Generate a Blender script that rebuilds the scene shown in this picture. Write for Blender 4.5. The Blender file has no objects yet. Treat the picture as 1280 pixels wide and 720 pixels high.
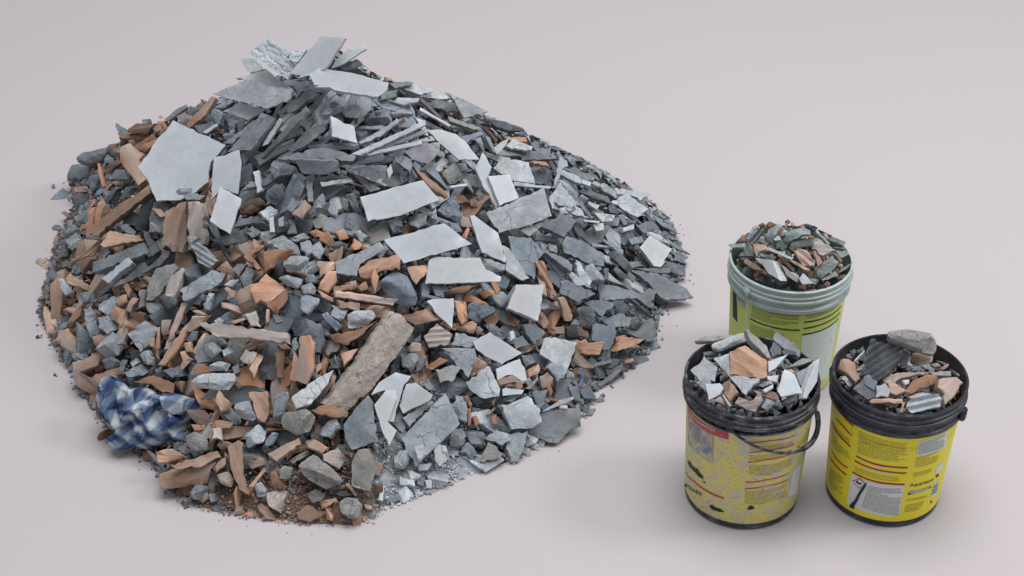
import bpy, bmesh, math, random
import numpy as np
from mathutils import Vector, Matrix, noise
from mathutils.geometry import tessellate_polygon
rng = random.Random(7)
C = bpy.context.scene.collection
SC = bpy.context.scene
# ------------------------------------------------------------------ camera
TH = math.radians(35.0); F = 2200.0; HC = 2.72
cam_d = bpy.data.cameras.new('camera'); cam = bpy.data.objects.new('camera', cam_d); C.objects.link(cam)
cam.location = (0, 0, HC); cam.rotation_euler = (math.radians(90) - TH, 0, 0)
cam_d.sensor_width = 36; cam_d.lens = 36 * F / 1280; cam_d.clip_end = 200; SC.camera = cam
FWD = Vector((0, math.cos(TH), -math.sin(TH))); UP = Vector((0, math.sin(TH), math.cos(TH))); RT = Vector((1, 0, 0))
CAM = Vector((0, 0, HC))
def ray(u, v): return (FWD + RT * ((u - 640) / F) + UP * ((360 - v) / F)).normalized()
def on_z(u, v, z=0.0):
    d = ray(u, v); return CAM + d * ((z - HC) / d.z)
def project(p):
    q = Vector(p) - CAM; z = q.dot(FWD); return (640 + F * q.dot(RT) / z, 360 - F * q.dot(UP) / z)
# ------------------------------------------------------------------ heap surface (footprint, peak, slope)
FOOT_PX = [(84,222),(92,262),(68,308),(58,350),(48,390),(58,415),(72,440),(88,465),(100,490),(125,525),(150,558),(190,578),(202,606),
 (235,630),(300,643),(370,653),(440,655),(466,650),(476,634),(510,624),(560,604),(590,588),(612,584),(655,570),(692,552),(730,520),(746,490),
 (775,472),(800,455),(820,430),(824,400),(836,374),(855,350),(856,322),(846,290),(825,262),(780,232),(700,202),(600,184),(500,174),(400,170),
 (300,182),(200,192),(125,206)]
FOOT = [on_z(*p).xy for p in FOOT_PX]
PEAK = Vector((-0.466, 3.88)); PH = 0.655
NA = 720
def _radii():
    R = [0.0] * NA
    n = len(FOOT)
    for k in range(NA):
        a = 2 * math.pi * k / NA; d = Vector((math.cos(a), math.sin(a))); best = 0
        for i in range(n):
            p = FOOT[i] - PEAK; q = FOOT[(i + 1) % n] - PEAK; e = q - p
            den = d.x * e.y - d.y * e.x
            if abs(den) < 1e-9: continue
            t = (p.x * e.y - p.y * e.x) / den; s = (p.x * d.y - p.y * d.x) / den
            if t > 0 and -1e-6 <= s <= 1 + 1e-6: best = max(best, t)
        R[k] = best
    return R
RAD = _radii()
def heap_t(x, y):
    dx = x - PEAK.x; dy = y - PEAK.y; r = math.hypot(dx, dy)
    a = math.atan2(dy, dx) % (2 * math.pi) / (2 * math.pi) * NA
    i = int(a) % NA; f = a - int(a)
    return r / (RAD[i] * (1 - f) + RAD[(i + 1) % NA] * f)
def H(x, y):
    t = heap_t(x, y)
    if t >= 1: return 0.0
    d2 = (x - PEAK.x) ** 2 + (y - PEAK.y) ** 2
    return PH * (1 - t) * (1 + 0.31 * t) + 0.075 * math.exp(-d2 / 0.016)
def heap_normal(x, y, e=0.04):
    gx = (H(x + e, y) - H(x - e, y)) / (2 * e); gy = (H(x, y + e) - H(x, y - e)) / (2 * e)
    return Vector((-gx, -gy, 1)).normalized()
def deep(p):
    """how far the loose fill may sink here: nothing at the skyline, all of it where one looks onto the slope"""
    p = Vector(p); return min(1, max(0, (heap_normal(p.x, p.y).dot((CAM - p).normalized()) - .16) / .35))
def march(u, v, fn, zmax):
    """first point of the surface z = fn(x, y) along the sight line, and the point of the line that passes nearest above the heap"""
    d = ray(u, v); t0 = (zmax - HC) / d.z; t1 = (0 - HC) / d.z
    n = 160; near = (9, None); prev = None
    for i in range(n + 1):
        t = t0 + (t1 - t0) * i / n; p = CAM + d * t; g = p.z - fn(p.x, p.y)
        if g <= 0:
            if prev is not None:
                a, b = prev, t
                for _ in range(14):
                    m = (a + b) / 2; q = CAM + d * m
                    if q.z - fn(q.x, q.y) > 0: a = m
                    else: b = m
                return CAM + d * b, near
            return p, near
        if g < near[0] and heap_t(p.x, p.y) < 0.97: near = (g, p)
        prev = t
    return CAM + d * t1, near
def hit(u, v, lift=0.0, floor=False):
    """the point of the heap (or of the floor beside it) seen at photo pixel u, v"""
    if floor: return on_z(u, v, 0.006)
    p, near = march(u, v, lambda x, y: H(x, y) + (lift if heap_t(x, y) < 1 else 0.0), 0.95)
    if heap_t(p.x, p.y) < 1: return p
    if near[1] is not None and near[0] < 0.17 and (p.y > PEAK.y or near[0] < 0.02): return near[1]
    return on_z(u, v, 0.006)
# ------------------------------------------------------------------ object helpers
def link(name, me, mats=(), parent=None):
    o = bpy.data.objects.new(name, me); C.objects.link(o)
    for m in mats: me.materials.append(m)
    if parent is not None: o.parent = parent
    return o
def tag(o, label=None, cat=None, group=None, kind=None):
    if label: o['label'] = label
    if cat: o['category'] = cat
    if group: o['group'] = group
    if kind: o['kind'] = kind
    return o
# ------------------------------------------------------------------ materials
def new_mat(name):
    m = bpy.data.materials.new(name); m.use_nodes = True; nt = m.node_tree
    b = nt.nodes['Principled BSDF']; return m, nt, b
def nd(nt, typ, **kw):
    n = nt.nodes.new(typ)
    for k, v in kw.items():
        if k.startswith('i_'): n.inputs[k[2:].replace('_', ' ')].default_value = v
        else: setattr(n, k, v)
    return n
def ramp(nt, fac, stops):
    r = nt.nodes.new('ShaderNodeValToRGB'); e = r.color_ramp.elements
    while len(e) < len(stops): e.new(0.5)
    for i, (p, c) in enumerate(stops):
        e[i].position = p; e[i].color = (*c, 1) if len(c) == 3 else c
    nt.links.new(fac, r.inputs['Fac']); return r.outputs['Color']
def mix(nt, a, b, fac, mode='MIX'):
    m = nt.nodes.new('ShaderNodeMix'); m.data_type = 'RGBA'; m.blend_type = mode
    for s, v in ((0, fac), (6, a), (7, b)):
        if hasattr(v, 'links') or hasattr(v, 'is_linked'): nt.links.new(v, m.inputs[s])
        else: m.inputs[s].default_value = v if s == 0 else (*v, 1)
    return m.outputs[2]
def bump(nt, b, hgt, strength, dist):
    bp = nt.nodes.new('ShaderNodeBump'); bp.inputs['Strength'].default_value = strength; bp.inputs['Distance'].default_value = dist
    nt.links.new(hgt, bp.inputs['Height']); nt.links.new(bp.outputs['Normal'], b.inputs['Normal'])
def rubble_mat(name, lo, hi, scale=38, tint=None, tint_amt=0.0, speck=0.0, rough=0.75, bs=0.5, bd=0.004, streak=False, spec=0.3, attr=None, crack=0.0, fine=(.8, 1.12)):
    """stone / clay whose own colour comes from the object colour; mottling, veins and grain are procedural"""
    m, nt, b = new_mat(name); L = nt.links.new
    tc = nd(nt, 'ShaderNodeTexCoord'); oi = nd(nt, 'ShaderNodeObjectInfo')
    co = tc.outputs['Object']
    add = nd(nt, 'ShaderNodeVectorMath', operation='ADD'); L(co, add.inputs[0]); L(oi.outputs['Random'], add.inputs[1])
    sc = nd(nt, 'ShaderNodeVectorMath', operation='SCALE'); L(oi.outputs['Random'], sc.inputs[0]); sc.inputs['Scale'].default_value = 9.0
    add2 = nd(nt, 'ShaderNodeVectorMath', operation='ADD'); L(co, add2.inputs[0]); L(sc.outputs[0], add2.inputs[1]); co = add2.outputs[0]
    if streak:
        mp = nd(nt, 'ShaderNodeMapping'); mp.inputs['Scale'].default_value = (0.22, 1.0, 1.0); L(co, mp.inputs['Vector']); co = mp.outputs[0]
    if attr:
        at = nd(nt, 'ShaderNodeAttribute', attribute_name=attr); base = at.outputs['Color']
    else: base = oi.outputs['Color']
    n1 = nd(nt, 'ShaderNodeTexNoise', i_Scale=scale, i_Detail=5.0, i_Roughness=0.62); L(co, n1.inputs['Vector'])
    n2 = nd(nt, 'ShaderNodeTexNoise', i_Scale=scale * 6, i_Detail=4.0, i_Roughness=0.7); L(co, n2.inputs['Vector'])
    col = mix(nt, base, ramp(nt, n1.outputs['Fac'], [(0.3, (lo,) * 3), (0.7, (hi,) * 3)]), 1.0, 'MULTIPLY')
    col = mix(nt, col, ramp(nt, n2.outputs['Fac'], [(0.3, (fine[0],) * 3), (0.7, (fine[1],) * 3)]), 1.0, 'MULTIPLY')
    if tint:
        n3 = nd(nt, 'ShaderNodeTexNoise', i_Scale=scale * 0.55, i_Detail=3.0, i_Roughness=0.55); L(co, n3.inputs['Vector'])
        f = ramp(nt, n3.outputs['Fac'], [(0.5, (0, 0, 0)), (0.68, (tint_amt,) * 3)])
        col = mix(nt, col, tint, f)
    if speck > 0:
        v = nd(nt, 'ShaderNodeTexVoronoi', i_Scale=scale * 7); L(co, v.inputs['Vector'])
        col = mix(nt, col, (0.05, 0.05, 0.045), ramp(nt, v.outputs['Distance'], [(0.14, (speck,) * 3), (0.26, (0, 0, 0))]))
    ge = nd(nt, 'ShaderNodeNewGeometry')   # paler edges: crisp lit rims put into the colour, along with chipped wear
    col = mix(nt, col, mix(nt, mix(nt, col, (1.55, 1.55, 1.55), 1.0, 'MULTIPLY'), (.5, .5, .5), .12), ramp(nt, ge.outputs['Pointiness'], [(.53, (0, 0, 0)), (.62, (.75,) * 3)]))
    hgt = None
    if crack:
        wn = nd(nt, 'ShaderNodeTexNoise', i_Scale=scale * 1.3, i_Detail=3.0); L(co, wn.inputs['Vector'])
        wm = nd(nt, 'ShaderNodeVectorMath', operation='SCALE'); L(wn.outputs['Color'], wm.inputs[0]); wm.inputs['Scale'].default_value = .035
        wa = nd(nt, 'ShaderNodeVectorMath', operation='ADD'); L(co, wa.inputs[0]); L(wm.outputs[0], wa.inputs[1])
        vo = nd(nt, 'ShaderNodeTexVoronoi', feature='DISTANCE_TO_EDGE', i_Scale=scale * .95); L(wa.outputs[0], vo.inputs['Vector'])
        ck = ramp(nt, vo.outputs['Distance'], [(.0, (1, 1, 1)), (.035, (0, 0, 0))]); gate = ramp(nt, n1.outputs['Fac'], [(.50, (0, 0, 0)), (.58, (crack,) * 3)])
        ck2 = mix(nt, ck, gate, 1.0, 'MULTIPLY'); col = mix(nt, col, (.03, .032, .035), ck2)
        vf = nd(nt, 'ShaderNodeTexVoronoi', feature='F1', i_Scale=scale * 1.1); L(wa.outputs[0], vf.inputs['Vector']); hgt = vf.outputs['Distance']
    L(col, b.inputs['Base Color']); b.inputs['Roughness'].default_value = rough; b.inputs['Specular IOR Level'].default_value = spec
    ad = nd(nt, 'ShaderNodeMath', operation='MULTIPLY_ADD'); L(n2.outputs['Fac'], ad.inputs[0]); ad.inputs[1].default_value = 0.35; L(n1.outputs['Fac'], ad.inputs[2])
    out = ad.outputs[0]
    if hgt is not None:
        a2 = nd(nt, 'ShaderNodeMath', operation='MULTIPLY_ADD'); L(hgt, a2.inputs[0]); a2.inputs[1].default_value = .55; L(out, a2.inputs[2]); out = a2.outputs[0]
    bump(nt, b, out, bs, bd)
    return m
M = {}
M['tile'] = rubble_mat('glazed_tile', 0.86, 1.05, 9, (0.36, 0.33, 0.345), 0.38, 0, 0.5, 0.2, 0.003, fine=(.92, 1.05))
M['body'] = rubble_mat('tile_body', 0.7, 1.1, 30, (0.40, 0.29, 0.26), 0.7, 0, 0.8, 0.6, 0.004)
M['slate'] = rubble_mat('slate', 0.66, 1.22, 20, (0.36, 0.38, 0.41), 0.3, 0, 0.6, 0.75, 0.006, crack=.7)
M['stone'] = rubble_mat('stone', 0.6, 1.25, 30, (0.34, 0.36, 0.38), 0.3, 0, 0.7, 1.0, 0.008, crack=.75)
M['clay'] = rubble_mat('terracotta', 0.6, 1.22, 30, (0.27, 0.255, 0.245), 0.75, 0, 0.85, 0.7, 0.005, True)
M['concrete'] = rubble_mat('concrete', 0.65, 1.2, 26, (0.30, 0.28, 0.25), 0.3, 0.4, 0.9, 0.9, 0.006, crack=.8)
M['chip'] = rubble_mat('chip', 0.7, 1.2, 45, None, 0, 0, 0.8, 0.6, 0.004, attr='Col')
COL = {'w': (.425,.457,.485), 'l': (.375,.41,.44), 'g': (.145,.163,.184), 'd': (.04,.046,.054), 'b': (.165,.20,.243), 'v': (.25,.25,.29),
       'o': (.44,.235,.146), 't': (.42,.285,.212), 'r': (.15,.083,.056), 'y': (.29,.265,.23), 'e': (.18,.24,.22)}
WORD = {'w': 'white', 'l': 'pale grey', 'g': 'grey', 'd': 'charcoal', 'b': 'blue-grey', 'v': 'purplish grey', 'o': 'orange', 't': 'tan', 'r': 'brown', 'y': 'beige-grey', 'e': 'greenish grey',
        'lb': 'pale blue-grey', 'lg': 'light grey', 'dg': 'dark grey', 'or': 'rusty orange', 'ot': 'light orange', 'rt': 'brownish tan', 'lt': 'pinkish grey', 'yg': 'grey-beige', 'db': 'dark blue-grey',
        'lv': 'pale mauve-grey', 'dv': 'dark purplish grey', 'gt': 'brownish grey', 'bg': 'slate grey', 'wl': 'off-white', 'rd': 'dark brown', 'we': 'greenish white', 'le': 'pale green-grey', 'de': 'dark green-grey',
        'oow': 'pale orange', 'lly': 'pale beige-grey', 'ooo': 'bright orange', 'yyt': 'warm beige', 'llv': 'pale mauve'}
def colour(code, j=0.09):
    c = [sum(COL[k][i] for k in code) / len(code) for i in range(3)]
    f = 1.1 * (1 + rng.uniform(-j, j)); w_ = rng.uniform(-.02, .02); return [min(.85, x * f * k) for x, k in zip(c, (1 + w_, 1, 1 - w_))]
# ------------------------------------------------------------------ fragment meshes (all from a 2-D outline in the fragment's own plane)
def resample(poly, step, jit, r):
    out = []
    n = len(poly)
    for i in range(n):
        a = Vector(poly[i]); b = Vector(poly[(i + 1) % n]); e = b - a; l = e.length
        k = max(1, int(l / step)); nrm = Vector((-e.y, e.x)) / max(l, 1e-6)
        for j in range(k):
            p = a + e * (j / k)
            p = p + nrm * (r.gauss(0, jit) if j else r.gauss(0, jit * .4))
            if j and r.random() < .11: p = p + nrm * (jit * r.uniform(2, 4.5))
            out.append(p)
    return out
def area2(poly): return sum(poly[i][0] * poly[(i + 1) % len(poly)][1] - poly[(i + 1) % len(poly)][0] * poly[i][1] for i in range(len(poly))) / 2
def flat_piece(poly, t, bev=0.0012, step=0.011, jit=0.0008, amp=0.0008, ribs=0.0, ribw=0.012, arch=0.0, relief=0.0, seed=0, taper=0.0, cuts=0):
    r = random.Random(seed)
    if area2(poly) < 0: poly = poly[::-1]
    W = max(p[1] for p in poly) - min(p[1] for p in poly); Lx = max(p[0] for p in poly) - min(p[0] for p in poly)
    y0 = min(p[1] for p in poly); ym = y0 + W / 2
    jit *= min(1, max(.25, W / .035)); rp = resample(poly, step, jit, r)
    bm = bmesh.new()
    vs = [bm.verts.new((p.x, p.y, 0)) for p in rp]
    try: bm.faces.new(vs)
    except ValueError: return None
    ys = []
    if ribs: 
        k = max(2, round(W / (ribw / 2))); ys = [y0 + W * i / k for i in range(1, k)]
    else:
        k = max(2, min(7, int(W / 0.018))); ys = [y0 + W * i / k for i in range(1, k)]
    for y in ys:
        bmesh.ops.bisect_plane(bm, geom=bm.verts[:] + bm.edges[:] + bm.faces[:], plane_co=(0, y, 0), plane_no=(0, 1, 0), dist=1e-5)
    x0 = min(p[0] for p in poly); k = max(2, min(7, int(Lx / 0.02))) if not relief else 30
    for i in range(1, k):
        bmesh.ops.bisect_plane(bm, geom=bm.verts[:] + bm.edges[:] + bm.faces[:], plane_co=(x0 + Lx * i / k, 0, 0), plane_no=(1, 0, 0), dist=1e-5)
    if relief:
        for i in range(1, 30):
            bmesh.ops.bisect_plane(bm, geom=bm.verts[:] + bm.edges[:] + bm.faces[:], plane_co=(0, y0 + W * i / 30, 0), plane_no=(0, 1, 0), dist=1e-5)
    ox, oy = r.uniform(0, 50), r.uniform(0, 50)
    bnd = [e for e in bm.edges if e.is_boundary]
    top = set(bm.verts)
    ext = bmesh.ops.extrude_edge_only(bm, edges=bnd)
    low = [g for g in ext['geom'] if isinstance(g, bmesh.types.BMVert)]
    lowset = set(low)
    for v in top:
        z = amp * 2 * noise.noise((v.co.x * 22 + ox, v.co.y * 22 + oy, 0)) + amp * noise.noise((v.co.x * 70 + ox, v.co.y * 70 + oy, 3))
        if ribs:
            ph = (v.co.y - y0) / (W / max(2, round(W / (ribw / 2)))); z += -ribs if round(ph) % 2 else 0
        if arch: z += arch * (1 - ((v.co.y - ym) / (W / 2)) ** 2)
        if relief:
            q_ = noise.noise((v.co.x * 75 + ox, v.co.y * 75 + oy, 7)); z += relief * (1 if abs(q_) > .16 else abs(q_) / .16) * (.6 + .4 * noise.noise((v.co.x * 30, v.co.y * 30, oy)))
        v.co.z += z
    if cuts:
        mid = Vector((sum(p[0] for p in poly) / len(poly), ym, 0))
        for _ in range(cuts):
            a = r.uniform(0, 6.283); el = r.uniform(.55, 1.25); pn = Vector((math.cos(a) * math.cos(el), math.sin(a) * math.cos(el), math.sin(el)))
            lim = max(pn.dot(v.co - mid) for v in top) * r.uniform(.35, .8)
            for v in top:
                d = pn.dot(v.co - mid) - lim
                if d > 0: v.co.z = max(-t * .8, v.co.z - d / max(pn.z, .3))
    cx = sum(p[0] for p in poly) / len(poly)
    for v in low:
        v.co.z = -t * (1 + r.uniform(-.12, .12)); s = taper + r.uniform(-.01, .02)
        v.co.x -= (v.co.x - cx) * s; v.co.y -= (v.co.y - ym) * s
    lows = [e for e in bm.edges if e.verts[0] in lowset and e.verts[1] in lowset]
    try: bmesh.ops.contextual_create(bm, geom=lows)
    except Exception: pass
    if bev > 0:
        eds = [e for e in bm.edges if (e.verts[0] in top and e.verts[1] in top) and len(e.link_faces) == 2 and any(f.calc_center_median().z < -t * .25 for f in e.link_faces)]
        try: bmesh.ops.bevel(bm, geom=eds, offset=bev, segments=1, affect='EDGES', clamp_overlap=True)
        except Exception: pass
    bmesh.ops.recalc_face_normals(bm, faces=bm.faces[:])
    for f in bm.faces:
        f.normal_update(); f.smooth = True; f.material_index = 1 if abs(f.normal.z) < .55 or f.normal.z < 0 else 0
    big = [f for f in bm.faces if len(f.verts) > 4]
    bmesh.ops.triangulate(bm, faces=big)
    me = bpy.data.meshes.new('fragment'); bm.to_mesh(me); bm.free()
    me.set_sharp_from_angle(angle=math.radians(32)); return me
def lump_piece(poly, depth, seed=0, facets=7, rough=0.10, soft=False):
    r = random.Random(seed)
    if area2(poly) < 0: poly = poly[::-1]
    xs = [p[0] for p in poly]; ysv = [p[1] for p in poly]
    per = sum((Vector(poly[i]) - Vector(poly[i - 1])).length for i in range(len(poly)))
    rp = resample(poly, max(per / 26, 0.003), per * 0.0022, r)
    for _ in range(1):  # soften the corners a little
        rp = [(rp[i - 1] + rp[i] * 4 + rp[(i + 1) % len(rp)]) / 6 for i in range(len(rp))]
    L = max(xs) - min(xs); W = max(ysv) - min(ysv); cx = (max(xs) + min(xs)) / 2; cy = (max(ysv) + min(ysv)) / 2
    half = max(0, (L - W) / 2)
    def med(p):
        x = min(max(p.x, cx - half), cx + half); return Vector((x, cy + (p.y - cy) * 0.0))
    bm = bmesh.new(); rings = []
    for s, z in ((1.0, 0.0), (.93, .42), (.75, .76), (.48, .95), (.2, 1.0)):
        rings.append([bm.verts.new((*(med(p) * (1 - s) + p * s), z * depth)) for p in rp])
    bot = [[bm.verts.new((*(med(p) * (1 - s) + p * s), z * depth)) for p in rp] for s, z in ((.9, -.5), (.5, -.9))]
    n = len(rp)
    for A, B in list(zip(rings, rings[1:])) + [(bot[0], rings[0]), (bot[1], bot[0])]:
        for i in range(n):
            bm.faces.new((A[i], A[(i + 1) % n], B[(i + 1) % n], B[i]))
    bm.faces.new(rings[-1]); bm.faces.new(bot[1][::-1])
    c = Vector((cx, cy, 0)); o = Vector((r.uniform(0, 90), r.uniform(0, 90), r.uniform(0, 90)))
    for _ in range(facets):
        a = r.uniform(0, 6.283); el = r.uniform(0.25, 1.35)
        nrm = Vector((math.cos(a) * math.cos(el) / max(L, 1e-4), math.sin(a) * math.cos(el) / max(W, 1e-4), math.sin(el) / max(2 * depth, 1e-4))).normalized()
        sup = max(nrm.dot(v.co - c) for v in bm.verts); lim = sup * r.uniform(.56, .82)
        for v in bm.verts:
            if v in rings[0] or v.co.z < 0: continue
            d = nrm.dot(v.co - c) - lim
            if d > 0: v.co -= nrm * d * .96
    sz = min(L, W)
    for v in bm.verts:
        k = noise.noise(v.co * (1.6 / max(sz, .01)) + o) * rough * sz + noise.noise(v.co * (5 / max(sz, .01)) + o) * rough * .35 * sz
        d = (v.co - c); 
        if d.length > 1e-6: v.co += Vector((d.x * .25, d.y * .25, d.z)).normalized() * k
    bmesh.ops.triangulate(bm, faces=[f for f in bm.faces if len(f.verts) > 4])
    bmesh.ops.recalc_face_normals(bm, faces=bm.faces[:])
    for f in bm.faces: f.smooth = True
    me = bpy.data.meshes.new('fragment'); bm.to_mesh(me); bm.free()
    me.set_sharp_from_angle(angle=math.radians(60 if soft else 19)); return me
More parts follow.
